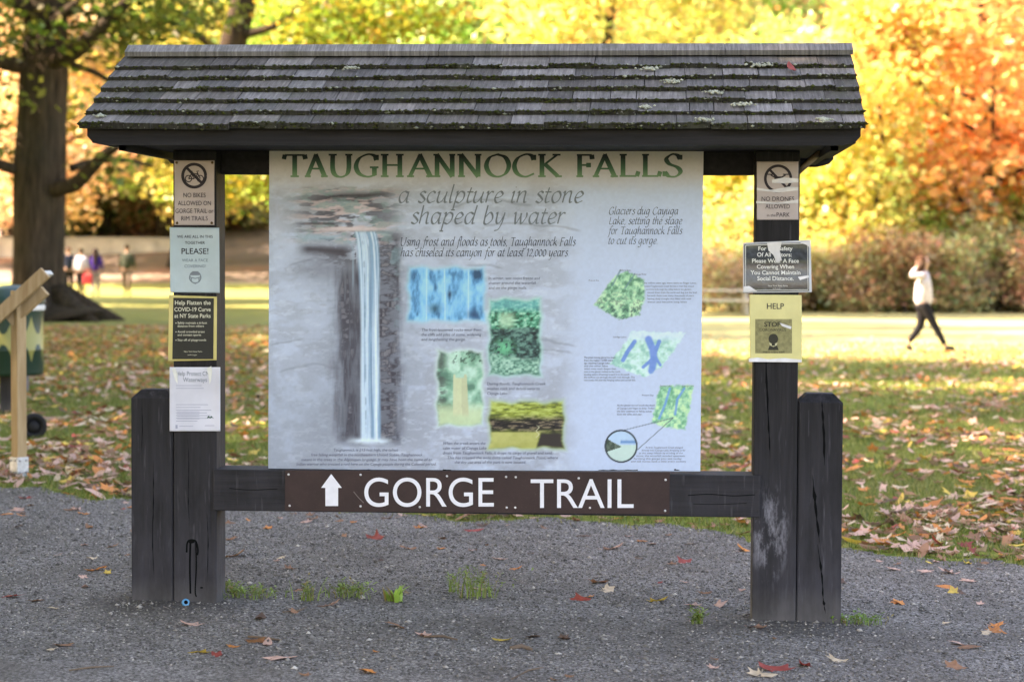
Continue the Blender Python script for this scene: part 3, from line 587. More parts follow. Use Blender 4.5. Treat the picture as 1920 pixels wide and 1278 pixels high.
    lay(m*ss(808, 812, Y)*(1-ss(1008, 1014, X+.3*(Y-820))), tone(n4, [(.3, (160, 158, 80)), (.7, (186, 182, 110))])); lay(m*ss(805, 815, Y)*ss(1008, 1014, X+.3*(Y-820)), C(52, 44, 42)); lay(m*(1-ss(0, 1.6, abs(X-1008+2.5*np.sin(Y*.5))))*ss(795, 800, Y)*(1-ss(818, 822, Y)), C(214, 206, 170), .9)
    # three relief maps
    def pm(P, soft=3):
        d = np.full(X.shape, 1e9)
        for i in range(len(P)):
            (xa, ya), (xb, yb) = P[i], P[(i+1) % len(P)]; l = math.hypot(xb-xa, yb-ya); d = np.minimum(d, ((X-xa)*(yb-ya)-(Y-ya)*(xb-xa))/l*-1)
        return ss(-soft, soft*.5, d+6*(n5-.5))
    def pl(P, w):
        d = np.full(X.shape, 1e9)
        for (xa, ya), (xb, yb) in zip(P[:-1], P[1:]):
            t = np.clip(((X-xa)*(xb-xa)+(Y-ya)*(yb-ya))/((xb-xa)**2+(yb-ya)**2), 0, 1); d = np.minimum(d, np.hypot(X-xa-t*(xb-xa), Y-ya-t*(yb-ya)))
        return 1-ss(w*.5, w, d)
    m = pm([(1115, 572), (1152, 520), (1176, 508), (1206, 524), (1208, 560), (1198, 590), (1162, 598)]); lay(m, tone(fbm(X, Y, 7, 7, 171), [(.3, (84, 138, 110)), (.5, (140, 198, 160)), (.7, (190, 228, 186))])); lay(m*ss(.5, .64, fbm(X, Y, 4, 4, 181))*ss(530, 585, Y), C(52, 78, 84), .75)
    lay(pl([(1163, 507), (1148, 535)], 2.2)+pl([(1190, 514), (1172, 540)], 2.2), C(96, 136, 142), .7)
    m = pm([(1145, 682), (1185, 622), (1285, 624), (1240, 688), (1208, 706)]); lay(m, tone(fbm(X, Y, 9, 8, 191), [(.3, (140, 194, 182)), (.5, (178, 220, 206)), (.7, (206, 232, 232))])); lay(m*(1-ss(628, 645, Y)), C(206, 222, 238), .8)
    lay(m*np.clip(pl([(1190, 640), (1176, 660), (1168, 675)], 5)+pl([(1216, 636), (1224, 655), (1226, 672), (1222, 695)], 9)+pl([(1236, 640), (1228, 660)], 5)+pl([(1224, 672), (1206, 688)], 4)+pl([(1228, 668), (1238, 684)], 3.5), 0, 1), C(92, 132, 206), .9)
    m = pm([(1222, 792), (1238, 724), (1300, 722), (1292, 770), (1284, 804), (1250, 800)]); lay(m, tone(fbm(X, Y, 7, 7, 201), [(.3, (100, 168, 130)), (.5, (148, 206, 168)), (.7, (196, 230, 176))])); lay(m*np.clip(pl([(1256, 728), (1247, 758), (1236, 784)], 3)+pl([(1283, 728), (1270, 748), (1266, 776)], 3), 0, 1), C(96, 150, 206), .85)
    lay(pl([(1170, 806), (1262, 783)], 1.3)+pl([(1196, 842), (1262, 783)], 1.3), C(88, 98, 112), .7)
    r = np.hypot(X-1164.5, Y-836); lay((r < 29)*1., C(190, 212, 204)); lay((r < 29)*(Y > 822+.55*(X-1138))*(X < 1166)*(Y < 846-.35*(X-1140)), tone(n5, [(.3, (56, 72, 62)), (.7, (98, 112, 98))])); lay((r < 29)*(Y < 822+.55*np.minimum(X-1138, 20)), C(176, 202, 226)); lay((r < 29)*np.exp(-((Y-828)/3)**2)*(X > 1164), C(92, 140, 190)); lay(1-ss(1., 2.2, abs(r-29.5)), C(40, 52, 60))
    return img*(.94+.12*n5[..., None])*np.array([.90, .985, 1.015])
PANEL_Y = .05; KPRINT = 1.12
def pbil(u, v):  # the panel's four corners
    a = ((505, 283), (1319, 284), (503, 879), (1313, 883)); return [(a[0][k]*(1-u)+a[1][k]*u)*(1-v)+(a[2][k]*(1-u)+a[3][k]*u)*v for k in (0, 1)]
def panel_mesh():
    nu, nv = 560, 412; U, Vv = np.meshgrid(np.linspace(0, 1, nu), np.linspace(0, 1, nv)); X, Y = pbil(U, Vv); img = np.clip(paint(X, Y)*KPRINT, 0, .88)
    d = FWD[None, None]+RGT*((X-960)/FPX)[..., None]+UPV*((639-Y)/FPX)[..., None]; P = CAM+d*((PANEL_Y-CAM[1])/d[..., 1])[..., None]
    i = np.arange(nu*nv).reshape(nv, nu); F = np.stack([i[1:, :-1], i[1:, 1:], i[:-1, 1:], i[:-1, :-1]], -1).reshape(-1, 4)
    return np_mesh('panel_print', P.reshape(-1, 3), F, img.reshape(-1, 3))
# ------------------------------------------------------------------ the kiosk
kiosk = empty('sign_kiosk'); meta(kiosk, 'dark timber trailhead kiosk with shingled roof, waterfall panel and trail sign', 'sign kiosk')
def post_mesh(x0, x1, y0, y1, z0, z1, name, chamfer=0, cracks=()):
    m = MB()
    if not chamfer: m.box(x0, x1, y0, y1, z0, z1, bev=.006)
    else:
        bm = bmesh.new(); bmesh.ops.create_cube(bm, size=1)
        for v in bm.verts: v.co = Vector(((x0+x1)/2+v.co.x*(x1-x0), (y0+y1)/2+v.co.y*(y1-y0), (z0+z1)/2+v.co.z*(z1-z0)))
        top = [e for e in bm.edges if all(v.co.z > z1-.001 for v in e.verts)]; bmesh.ops.bevel(bm, geom=top, offset=chamfer, segments=1, affect='EDGES')
        side = [e for e in bm.edges if abs(e.verts[0].co.z-e.verts[1].co.z) > .1]; bmesh.ops.bevel(bm, geom=side, offset=.005, segments=2, affect='EDGES')
        bm.verts.index_update(); m.add([v.co for v in bm.verts], [[v.index for v in f.verts] for f in bm.faces]); bm.free()
    p = m.build(name, M_POST, kiosk)
    if cracks:
        ik = Ink(lambda a, b: y0, .0006)
        for P, w in cracks:
            Q = catmull(P, 6); n = len(Q); L = []; R = []
            for i, q in enumerate(Q):
                h = w/2*rf_.uniform(.7, 1.25)*min(1, 4*min(i, n-1-i)/n+.12)*(.8+.4*sin(i*2.1)); L.append((q[0]-h, q[1])); R.append((q[0]+h*rf_.uniform(.5, 1.5), q[1]))
            ik.put(L+R, [(i, i+1, n+i+1, n+i) for i in range(n-1)])
        ik.build('crack', M_BLACK, p)
    return p
M_BLACK = plain('black_gap', (.006, .006, .006), .9, .05)
PD = .184; rf_ = random.Random(3)
PLx0, PLx1, PRx0, PRx1 = -1.331, -1.145, 1.129, 1.312
pl_ = post_mesh(PLx0, PLx1, 0, PD, -.08, 1.957, 'post', cracks=[([(352, 820), (354, 870), (353, 930), (355, 985)], 1.4), ([(388, 960), (390, 1010), (389, 1090)], 1.2)])
pr_ = post_mesh(PRx0, PRx1, 0, PD, -.15, 1.957, 'post', cracks=[([(1436, 600), (1437, 700), (1441, 790), (1444, 858)], 4), ([(1433, 900), (1440, 985)], 2.5)])
sl_ = post_mesh(-1.516, PLx0-.004, .003, PD-.01, -.08, .938, 'short_post', .036, cracks=[([(287, 860), (288, 930), (286, 1010), (289, 1090)], 1.8), ([(266, 760), (267, 800), (265, 850)], 1.2)])
sr_ = post_mesh(PRx1+.004, 1.5, .003, PD-.01, -.15, .946, 'short_post', .036, cracks=[([(1541, 752), (1544, 800), (1546, 872)], 5), ([(1524, 890), (1529, 950), (1537, 1018)], 5), ([(1533, 1020), (1541, 1080), (1544, 1125), (1548, 1150)], 3.5)])
bm_ = MB(); bm_.box(-1.158, 1.16, -.014, .168, .428, .604, bev=.006); beam = bm_.build('crossbeam', M_BEAM, kiosk)
ik = Ink(lambda a, b: -.014, .0006)
for P, w in (([(1290, 928), (1330, 926), (1375, 929), (1415, 927)], 1.6), ([(430, 915), (470, 918), (520, 916)], 1.2), ([(1300, 944), (1340, 945), (1400, 943)], 1)): ik.ribbon(P, w, smooth=True)
ik.build('crack', M_BLACK, beam)
# drips of black paint on one post
ik = Ink(lambda a, b: 0, .0008)
ik.ribbon([(350, 1035), (351, 1018), (356, 1012), (367, 1014), (371, 1030), (370, 1040)], 3.2, smooth=True); ik.ribbon([(357, 1012), (356, 1060), (357, 1112)], 3.4, smooth=True); ik.ribbon([(367, 1014), (368, 1060), (366, 1106), (368, 1118)], 2.6, smooth=True); ik.disc(359, 1015, 6, 3); ik.disc(378, 1101, 3, 1.5)
ik.build('paint_drip', M_BLACK, pl_)

# ---- roof
RY, RZ = .09, 2.358; EY, EZ = -.615, 2.015; EB = 2*RY-EY
roof = MB(); roof.box(-1.52, 1.49, EY+.03, EB-.03, 1.958, 1.972)
roof = roof.build('soffit', M_SOFFIT, kiosk)
def fascia(y0, y1, z0, z1, x0, x1, name='fascia'):
    c = .05; m = MB(); P = [(x0, z1), (x0, z0+.035), (x0+.02, z0+.012), (x0+c+.02, z0), (x1-c-.02, z0), (x1-.02, z0+.012), (x1, z0+.035), (x1, z1)]; n = len(P)
    m.add([(x, y0, z) for x, z in P]+[(x, y1, z) for x, z in P], [tuple(range(n)), tuple(range(2*n-1, n-1, -1))]+[(i, n+i, n+(i+1) % n, (i+1) % n) for i in range(n)]); return m.build(name, M_FASCIA, kiosk)
fascia(EY+.012, EY+.05, 1.949, 2.03, -1.535, 1.507); fascia(EB-.05, EB-.012, 1.922, 2.03, -1.535, 1.507)
tb = MB(); tb.box(-1.14, 1.125, .075, .16, 1.86, 1.957); tb.build('tie_beam', M_SOFFIT, kiosk)
gm = MB()
for x in (-1.42, 1.395):
    gm.add([(x+dx, y, z) for dx in (0, .03) for y, z in ((EY+.06, 1.93), (EB-.06, 1.93), (EB-.06, 2.0), (RY, RZ-.03), (EY+.06, 2.0))], [(0, 1, 2, 3, 4), (9, 8, 7, 6, 5)]+[(i, (i+1) % 5, 5+(i+1) % 5, 5+i) for i in range(5)][:4])
    gm.build('gable_board', M_SOFFIT, kiosk); gm = MB()
sl_len = math.hypot(RY-EY, RZ-EZ); ang = math.atan2(RZ-EZ, RY-EY)
rf = random.Random(5)
def slope(side):
    """roof-slope frame: s up the slope, h off it"""
    def f(x, s, h):
        y = EY+s*cos(ang)-h*sin(ang); z = EZ+s*sin(ang)+h*cos(ang); return (x, y if side < 0 else 2*RY-y, z)
    return f
XL, XR = -1.555, 1.525
butts = []
for side in (-1, 1):
    f = slope(side); m = MB()
    m.cur = (.03, .03, .03); m.add([f(x, s, h) for x in (XL+.02, XR-.02) for s in (0.02, sl_len) for h in (-.02, .0)], [(0, 1, 3, 2), (4, 6, 7, 5), (0, 4, 5, 1), (1, 5, 7, 3), (0, 2, 6, 4)])
    s0 = -.035; expo = (sl_len+.0)/6.25
    for r in range(6):
        s = s0+r*expo; x = XL+rf.uniform(-.01, .004)-rf.uniform(0, .05); x = XL
        while x < XR-.02:
            w = min(rf.uniform(.09, .205), XR-x)
            if XR-x-w < .05: w = XR-x
            b = rf.choice([.055, .065, .075, .085, .1, .13]) * rf.uniform(.9, 1.1); warm = rf.uniform(-.05, .03); m.cur = (b*(1.18+warm), b*1.1, b*(1.02-warm))
            t = rf.uniform(.02, .027); ds = rf.uniform(-.007, .007); gx = rf.uniform(.001, .004); e = min(s+expo*1.5, sl_len)
            # butt edge is tilted by a hair, each shingle its own height
            a = rf.uniform(-.003, .003); P = []
            for (xx, da) in ((x, -a), (x+w-gx, a)):
                P += [f(xx, s+ds+da, .012), f(xx, s+ds+da, .012+t), f(xx, e, .004), f(xx, e, .010)]
            m.add(P, [(0, 1, 5, 4), (1, 3, 7, 5), (0, 2, 3, 1), (4, 5, 7, 6), (0, 4, 6, 2), (2, 6, 7, 3)])
            m.cur = (.026, .025, .021); m.add([f(xx, s+ds+da-.0012, hh) for xx, da in ((x, -a), (x+w-gx, a)) for hh in (.01, .0115+t)], [(0, 2, 3, 1)])  # dark butt face: moss stain and row shadow both put into its colour
            butts.append((side, r, x, x+w, s+ds, .012+t)); x += w
    sh = m.build('shingle_slope', M_SHINGLE, kiosk, col=True)
    if side < 0: FRONT = sh
    # moss and lichen grown along the butts
    V = []; F = []; C = []
    octv = np.array([(1, 0, 0), (0, 1, 0), (-1, 0, 0), (0, -1, 0), (0, 0, 1), (0, 0, -1)], dtype=float); octf = [(0, 1, 4), (1, 2, 4), (2, 3, 4), (3, 0, 4), (1, 0, 5), (2, 1, 5), (3, 2, 5), (0, 3, 5)]
    for (sd, r, xa, xb, s, h) in butts:
        if sd != side: continue
        nb = int((xb-xa)/.003)
        dens = rf.uniform(.4, 1)
        for k in range(nb):
            if rf.random() > dens: continue
            x = rf.uniform(xa, xb); rad = rf.uniform(.002, .0065); pale = rf.random() < .07+.08*(x > .3); c = np.array((.045, .047, .024) if not pale else (.28, .3, .23))*rf.uniform(.5, 1.3)
            if rf.random() < .25: c = np.array((.05, .062, .018))*rf.uniform(.6, 1.2)
            p = octv*np.array([rad*rf.uniform(.9, 2.2), rad, rad])*RNG.uniform(.7, 1.3, (6, 1)); n = len(V)
            q = f(x, s-.002+rf.uniform(-.004, .006), h-rf.uniform(0, .022) if rf.random() < .7 else h)
            V += [tuple(np.array(q)+pp) for pp in p]; C += [c]*6; F += [tuple(n+i for i in t) for t in octf]
    for (px, py, sc) in ((1260, 155, 1), (1220, 132, .9), (1425, 125, 1.1), (1340, 175, .9), (1390, 200, .9), (1210, 205, .7), (1320, 228, .8), (190, 222, .7), (1545, 232, .8), (660, 131, .7)) if side < 0 else ():
        p = on_y(px, py, EY); s = None
        for k in range(60):  # walk to the slope
            s_ = k/60*sl_len; q = f(0, s_, .03); 
            pr = project((p[0], q[1], q[2]))
            if pr[1] < py: s = s_; break
        xx = on_y(px, py, f(0, s or 0, 0)[1])[0]
        for k in range(int(60*sc)):
            rad = rf.uniform(.002, .006); a = rf.uniform(0, 6.3); q = f(xx+rf.gauss(0, .02*sc), (s or 0)+rf.gauss(0, .009*sc), .034+rf.uniform(0, .004)); n = len(V); p6 = octv*np.array([rad*1.5, rad*1.3, rad])
            V += [tuple(np.array(q)+pp) for pp in p6]; C += [np.array((.4, .42, .33))*rf.uniform(.6, 1.15)]*6; F += [tuple(n+i for i in t) for t in octf]
    mo = link('moss', np_mesh('moss', np.array(V), np.array(F), np.array(C)), M_MOSS, sh); mo['kind'] = 'stuff'
# ridge boards
for side in (-1, 1):
    f = slope(side); m = MB(); m.cur = (.15, .15, .16) ; xs_ = [XL+.012, -.2, 1.0, XR+.006] if side < 0 else [XL+.012, .6, XR+.006]
    for xa, xb in zip(xs_[:-1], xs_[1:]):
        b = rf.uniform(.12, .16); m.cur = (b*1.04, b, b*.97); s1, s2 = sl_len-.058, sl_len+.012
        m.add([f(x, s, h) for x in (xa, xb-.003) for s, h in ((s1, .026), (s1, .047), (s2, .03), (s2, .052))], [(0, 1, 5, 4), (1, 3, 7, 5), (0, 2, 3, 1), (4, 5, 7, 6), (0, 4, 6, 2), (2, 6, 7, 3)])
    m.build('ridge_board', M_SHINGLE, kiosk, col=True)
# braces from post to soffit
for x0, x1 in ((PRx1, 1.40),):
    m = MB(); d = Vector((x1-x0, 0, .16)); m.tube([Vector((x0-.02, .03, 1.86)), Vector((x1, .03, 1.957))], [.014, .014], 4); m.build('brace', plain('brace_wood', (.16, .12, .08), .7), kiosk)  # dark timber coloured pale, the sunlit edge put into the colour

# ---- the waterfall panel
pb = MB(); A = [on_y(*p, PANEL_Y+.0015) for p in ((505, 283), (1319, 284), (1313, 883), (503, 879))]
pb.add([tuple(a) for a in A]+[(a[0], a[1]+.012, a[2]) for a in A], [(0, 1, 2, 3), (7, 6, 5, 4)]+[(i, 4+i, 4+(i+1) % 4, (i+1) % 4) for i in range(4)])
panel = pb.build('information_panel', plain('panel_core', (.55, .55, .55), .6), kiosk)
def mat_print():
    t = NT('printed_panel'); t.b.inputs['Coat Weight'].default_value = .12; t.b.inputs['Coat Roughness'].default_value = .25
    c = t.mix(t.n('MapRange', {0: t.noise((1, 1, .2), 14, 4, .7), 1: .62, 2: .75, 3: 0., 4: .1}).outputs[0], attr(t), (.3, .3, .3)); return t.fin(c, .5, .3)
pp = link('panel_print', panel_mesh(), mat_print(), panel)
flat = lambda px, py: PANEL_Y
def mat_title():
    t = NT('title_ink'); sx = t.n('SeparateXYZ', {0: t.n('NewGeometry').outputs['Position']})
    return t.fin(t.ramp(t.n('MapRange', {0: sx.outputs[2], 1: 1.855, 2: 1.94, 3: 0., 4: 1.}).outputs[0], [(0, tuple(lin(104, 146, 112))), (.35, tuple(lin(60, 108, 84))), (.9, tuple(lin(24, 40, 46)))]), .5, .3)
M_TITLE = mat_title(); M_SUB = plain('ink_slate', lin(112, 124, 134), .5, .3, .05); M_STATE = plain('ink_dark', lin(58, 64, 76), .5, .3, .05)
for word in (TITLE[:11], TITLE[11:]):
    t = Ink(flat)
    for c, xa, xb in word:
        for st in CAPS[c]: t.ribbon([(xa+p[0]*(xb-xa), 331.5-p[1]*42) for p in st], 9.2 if len(st) != 2 or st[0][1] != st[1][1] else 4, 3.4, radians(12), smooth=len(st) > 2)
    t.build('title_lettering', M_TITLE, panel)
for s, xa, xb, yb in (('a sculpture in stone', 748, 1094, 380), ('shaped by water', 771, 1059, 419.5)): t = Ink(flat); italic(t, s, xa, xb, yb, 21); t.build('subtitle_lettering', M_SUB, panel)
for s, xa, xb, yb in (('Using frost and floods as tools, Taughannock Falls', 752, 1079, 460.5), ('has chiseled its canyon for at least 12,000 years.', 752, 1068, 480.5)): t = Ink(flat); italic(t, s, xa, xb, yb, 10.4, .17, .07); t.build('statement_lettering', M_STATE, panel)
for s, xa, xb, yb in (('Glaciers dug Cayuga', 1142, 1272, 402), ('Lake, setting the stage', 1142, 1279, 420.5), ('for Taughannock Falls', 1141, 1279, 439), ('to cut its gorge.', 1141, 1234, 457.5)): t = Ink(flat); italic(t, s, xa, xb, yb, 9.4, .15, .06); t.build('statement_lettering', M_STATE, panel)
t = Ink(flat); I = .16
for s, xa, xb, yb in (('In winter, wet rocks freeze and', 916, 1012, 524), ('shatter around the waterfall', 916, 1004, 533), ('and on the gorge walls.', 916, 988, 542), ('The frost-loosened rocks wear from', 790, 902, 620.5), ('the cliffs add piles of stone, widening', 790, 902, 629.5), ('and lengthening the gorge.', 790, 873, 638.5),
        ('During floods, Taughannock Creek', 913, 1023, 721.5), ('washes rock and debris away to', 913, 1012, 730.5), ('Cayuga Lake.', 913, 952, 739.5), ('When the creek enters the', 830, 910, 833), ('calm water of Cayuga Lake', 830, 912, 842), ('drops from Taughannock Falls, it drops its cargo of gravel and sand.', 830, 1036, 851), ('This has created the wide delta called Taughannock Point, where', 838, 1046, 860), ('the day use area of the park is now located.', 852, 986, 868.5),
        ('Taughannock is 215 feet high, the tallest', 625, 746, 845.5), ('free falling waterfall in the northeastern United States. Taughannock', 583, 792, 854.5), ('means in the trees in the Algonquin language. It may have been the name of an', 565, 810, 863.5), ('Indian warrior who crossed a raid here on the Cayuga people during the Colonial period.', 556, 818, 872)):
    t.text(s, xa, yb, 5.2, xb, 0, I)
for j, s in enumerate(('One million years ago, there were no Finger Lakes,', 'instead Taughannock Creek fed into a river that wound', 'northward through the valley before the glaciers', 'moved down from the north and dug out the land', 'beneath them over many thousands of years', 'leaving deep troughs that filled with melt', 'water and became long lakes')): t.text(s, 1205+min(j, 3)*3, 532+j*5.9, 3.2, 1306-(j % 3)*5-(j == 6)*18)
for j, s in enumerate(('The great moving glacial ice sheet', 'from the region 12,000 years', 'ago reaching Cayuga Lake', 'and the other lakes', 'which were much deeper than', 'now as the glacier melted to the north', 'sending waters streaming toward it to the south', 'the outflow cut through the soft rock through. The', 'new creeks fell over the hanging valleys and carved falls.')): t.text(s, 1095, 671.5+j*5.3, 3.4, (1154, 1149, 1143, 1140, 1155, 1163, 1180, 1190, 1192)[j], .006 if j < 3 else 0)
for j, s in enumerate(('As the glacier moved south the depth', 'of Cayuga Lake began to drop. Today', 'the lake continues to fall by inches', 'down the valley each year.')): t.text(s, 1157, 761+j*5.6, 3.4, (1228, 1226, 1222, 1204)[j])
for j, s in enumerate(('At first, Taughannock Creek plunged', 'directly into Cayuga Lake, dropping as far', 'as the steep hillside by eroding of the', 'stone, the waterfall receded upstream', 'forming the gorge you see today', 'and still moves back a little every century')): t.text(s, 1208-j*5+(j == 0)*2, 840+j*5.2, 3.2, (1280, 1285, 1280, 1284, 1278, 1286)[j], 0, .1)
for s, x, yb in (('Before then', 1162, 508), ('Cayuga River', 1189, 515.5), ('Pre-ice Era', 1104, 527), ('Ice-Age Lakes', 1150, 633), ('Seneca Lake', 1238, 724.5), ('Cayuga Lake', 1279, 724.5), ('Present Day', 1204, 742)): t.text(s, x, yb, 3)
t.build('caption_lettering', plain('ink_caption', lin(98, 102, 120), .5, .3, .05), panel)
# chipped black paint where the panel meets the beam
t = Ink(flat, .002)
for xa, xb in ((600, 640), (665, 700), (830, 846), (1122, 1196), (1264, 1274)):
    n = 9; P = [(xa+(xb-xa)*i/(n-1), 879.6+rf.uniform(-1.2, 1.)) for i in range(n)]; t.poly(P+[(xb, 881.5), (xa, 881.5)])
t.build('chipped_paint', M_BLACK, panel)
# ---- trail sign on the beam
TY = -.014
m = MB(); A = [on_y(*p, TY-.005) for p in ((535, 881), (1256, 885), (1255, 963.5), (534, 957))]
m.add([tuple(a) for a in A]+[(a[0], a[1]+.0045, a[2]) for a in A], [(0, 1, 2, 3), (7, 6, 5, 4)]+[(i, 4+i, 4+(i+1) % 4, (i+1) % 4) for i in range(4)])
def mat_brown():
    t = NT('sign_brown'); c = t.ramp(t.noise((1, 1, 1), 12, 5, .6), [(.3, (.026, .0125, .0125)), (.7, (.042, .021, .02))]); sc = t.n('MapRange', {0: t.noise((1, 1, 1), 240, 2, .6), 1: .68, 2: .76, 3: 0., 4: .22}).outputs[0]
    return t.fin(t.mix(sc, c, (.3, .26, .25)), .5, .35)
trail = m.build('trail_sign', mat_brown(), kiosk)
tf = lambda px, py: TY-.005
M_WHITE = plain('white_vinyl', (.76, .78, .84), .5, .3, .05)
for w_, a_, b_, y_ in (('GORGE', 683, 926, 949), ('TRAIL', 995, 1188, 951.5)): t = Ink(tf); t.text(w_, a_, y_, 53.5, b_); t.build('trail_lettering', M_WHITE, trail)
t = Ink(tf); t.poly([(621, 888), (641, 914), (634, 914), (634, 948), (610, 948), (610, 914), (602, 914)]); t.build('arrow', M_WHITE, trail)
m = MB()
for px, py in ((541, 889), (676, 889.5), (838, 892), (949, 893.5), (967, 894), (1085, 896), (1248, 899), (543, 947.5), (676, 948.5), (787, 950), (950, 951), (966, 951), (1106, 951.5), (1247, 957)):
    p = on_y(px, py, TY-.005); m.tube([(p[0], p[1], p[2]), (p[0], p[1]-.003, p[2])], [.0052, .0036], 8)
m.build('screw', plain('screw_metal', (.7, .7, .72), .4), trail)
t = Ink(tf); t.ribbon([(663, 921), (672, 932), (682, 942)], 1.6, smooth=True); t.build('scratch', plain('scratch', (.16, .13, .13)), trail)

# ------------------------------------------------------------------ notices pinned to the posts
def paper(name, lab, corners, Y, mat, curl=.003, seed=0, border=None, group='notices on the kiosk posts'):
    """a sheet with a little buckle; returns root and its surface function"""
    (x0, y0), (x1, y1) = corners[0], corners[2]; ph = seed*1.7
    def surf(px, py):
        u = (px-x0)/(x1-x0); v = (py-y0)/(y1-y0); return Y-curl*(1.2+sin(u*5+ph)*.45+sin(v*7+ph*2)*.4+.9*(abs(u-.5)*2)**4)
    n = 40; V = []
    for j in range(n+1):
        for i in range(n+1):
            u, v = i/n, j/n; px = (corners[0][0]*(1-u)+corners[1][0]*u)*(1-v)+(corners[3][0]*(1-u)+corners[2][0]*u)*v; py = (corners[0][1]*(1-u)+corners[1][1]*u)*(1-v)+(corners[3][1]*(1-u)+corners[2][1]*u)*v
            V.append(tuple(on_y(px, py, surf(px, py))))
    F = [(j*(n+1)+i, (j+1)*(n+1)+i, (j+1)*(n+1)+i+1, j*(n+1)+i+1) for j in range(n) for i in range(n)]
    k = len(V); V += [(a, b+.0006, c) for a, b, c in V]; F += [tuple(k+i for i in reversed(f)) for f in F]
    for i in range(n): F += [(i, i+1, k+i+1, k+i), (n*(n+1)+i+1, n*(n+1)+i, k+n*(n+1)+i, k+n*(n+1)+i+1), ((i+1)*(n+1), i*(n+1), k+i*(n+1), k+(i+1)*(n+1)), (i*(n+1)+n, (i+1)*(n+1)+n, k+(i+1)*(n+1)+n, k+i*(n+1)+n)]
    m = MB(); m.add(V, F, True); o = m.build(name, mat); meta(o, lab, 'notice', group); return o, surf
def mat_paper(name, c, gloss=.0, c2=None):
    t = NT(name); w = t.noise((1, 1, 1), 9, 3, .5); cc = t.ramp(w, [(.3, tuple(np.array(c)*.9)), (.7, tuple(np.minimum(np.array(c)*1.06, .9)))])
    if c2 is not None:
        sx = t.n('SeparateXYZ', {0: t.n('NewGeometry').outputs['Position']}); cc = t.mix(t.n('MapRange', {0: sx.outputs[2], 1: c2[0], 2: c2[1], 3: 0., 4: 1.}).outputs[0], cc, c2[2])
    t.b.inputs['Coat Weight'].default_value = gloss; t.b.inputs['Coat Roughness'].default_value = .12; t.bump(t.noise((1, 1, 1), 16, 3, .6), .25*gloss+.03, .02)
    return t.fin(cc, .6, .3)
rect4 = lambda x0, y0, x1, y1, sk=0: [(x0, y0), (x1, y0+sk), (x1+sk, y1+sk), (x0+sk, y1)]
INK = plain('notice_ink', lin(52, 48, 54), .6, .2, .05); INKG = plain('notice_ink_grey', lin(120, 132, 142), .6, .2, .05); INKW = plain('notice_white', (.72, .74, .72), .5, .3, .05)
# no bikes
o, s = paper('notice', 'grey metal no bikes notice with crossed out bicycle symbol', rect4(327, 301, 402, 422), -.001, mat_paper('tin_notice', (.5, .43, .42)), .0006, 1)
t = Ink(s); t.ring(364, 329.5, 21.5, 5.5)
t.ring(353.5, 335, 6, 1.8, 20); t.ring(375.5, 335, 6, 1.8, 20)
for P in (((353.5, 335), (359, 326), (371, 326), (375.5, 335)), ((359, 326), (364, 335), (371, 326)), ((353.5, 335), (364, 335)), ((371.5, 327), (369, 321), (373, 321)), ((359.5, 328), (357.5, 321.5)), ((355, 321.5), (361, 321.5))): t.ribbon(P, 2)
t.ribbon([(349.5, 314), (380, 345)], 5); 
for w, yb in (('NO BIKES', 370), ('ALLOWED ON', 385), ('GORGE TRAIL or', 399.5), ('RIM TRAILS', 413.5)): t.text(w, {'N': 344, 'A': 333.5, 'G': 329, 'R': 340}[w[0]], yb, 8.2, {'N': 385.5, 'A': 395.5, 'G': 400, 'R': 389.5}[w[0]])
t.build('lettering', INK, o)
m = MB()
for px, py in ((331, 305), (398, 305), (332, 418), (397, 418)): p = on_y(px, py, -.002); m.tube([(p[0], p[1], p[2]), (p[0], p[1]-.003, p[2])], [.006, .004], 8)
m.build('rusty_screw', plain('rust', (.12, .075, .03), .8), o)
# please wear a face covering
o, s = paper('notice', 'pale teal laminated sheet reading please with a masked face icon', rect4(318, 426, 411, 548, 1), -.002, mat_paper('teal_paper', tuple(lin(172, 194, 203)), .25), .004, 2)
t = Ink(s)
for w, yb, cp in (('WE ARE ALL IN THIS', 446, 5), ('TOGETHER', 457.5, 5), ('PLEASE!', 476, 10.5)): t.text(w, 365.5, yb, cp, None, .004, 0, 'c')
t.build('lettering', INK, o)
t = Ink(s)
for w, yb, cp in (('WEAR A FACE', 490.5, 5.2), ('COVERING!', 501.5, 5.2)): t.text(w, 365.5, yb, cp, None, 0, 0, 'c')
t.ring(366, 520, 10.5, 2, 24); t.poly([(356, 513), (361, 508.5), (371, 508.5), (376, 513), (373, 516), (359, 516)]); t.ribbon([(355.5, 518), (359, 521), (359, 528), (366, 532), (373, 528), (373, 521), (376.5, 518)], 1.5); t.ribbon([(359, 520), (366, 522), (373, 520)], 1.5); t.build('masked_face_icon', INKG, o)
# flatten the curve
o, s = paper('notice', 'black state parks notice about flattening the curve in clear sleeve coloured sunlit yellow', [(317, 553), (407, 556), (406, 675), (315, 677)], -.002, mat_paper('sunlit_sleeve', (.6, .52, .2), .5), .004, 3)  # yellow stands for sunlight through the clear border
t = Ink(s, .001); t.sheet([(325, 558), (401, 559), (400, 673), (323, 673)]); t.build('dark_print', plain('black_print', lin(38, 40, 36), .5, .35, .08), o)
t = Ink(s, .0018); t.text('Help Flatten the', 328, 571, 7.4, 395, .012); t.text('COVID-19 Curve', 327, 583.5, 7.4, 395, .012); t.text('at NY State Parks', 327, 595.5, 7.4, 395, .012)
for w, yb in (('Safely maintain a 6-foot', 607), ('distance from others', 613), ('Avoid crowded areas', 623.5), ('and contact sports', 629.5), ('Stay off of playgrounds', 639)): t.text(w, 333, yb, 4, None, .006)
for yb in (605.5, 622, 637.5): t.disc(330, yb, 1)
t.text('New York State Parks', 345, 660, 2.6); t.text('parks.ny.gov', 352, 666, 2.4); t.build('lettering', plain('cream_print', (.62, .62, .5), .5, .3, .05), o)
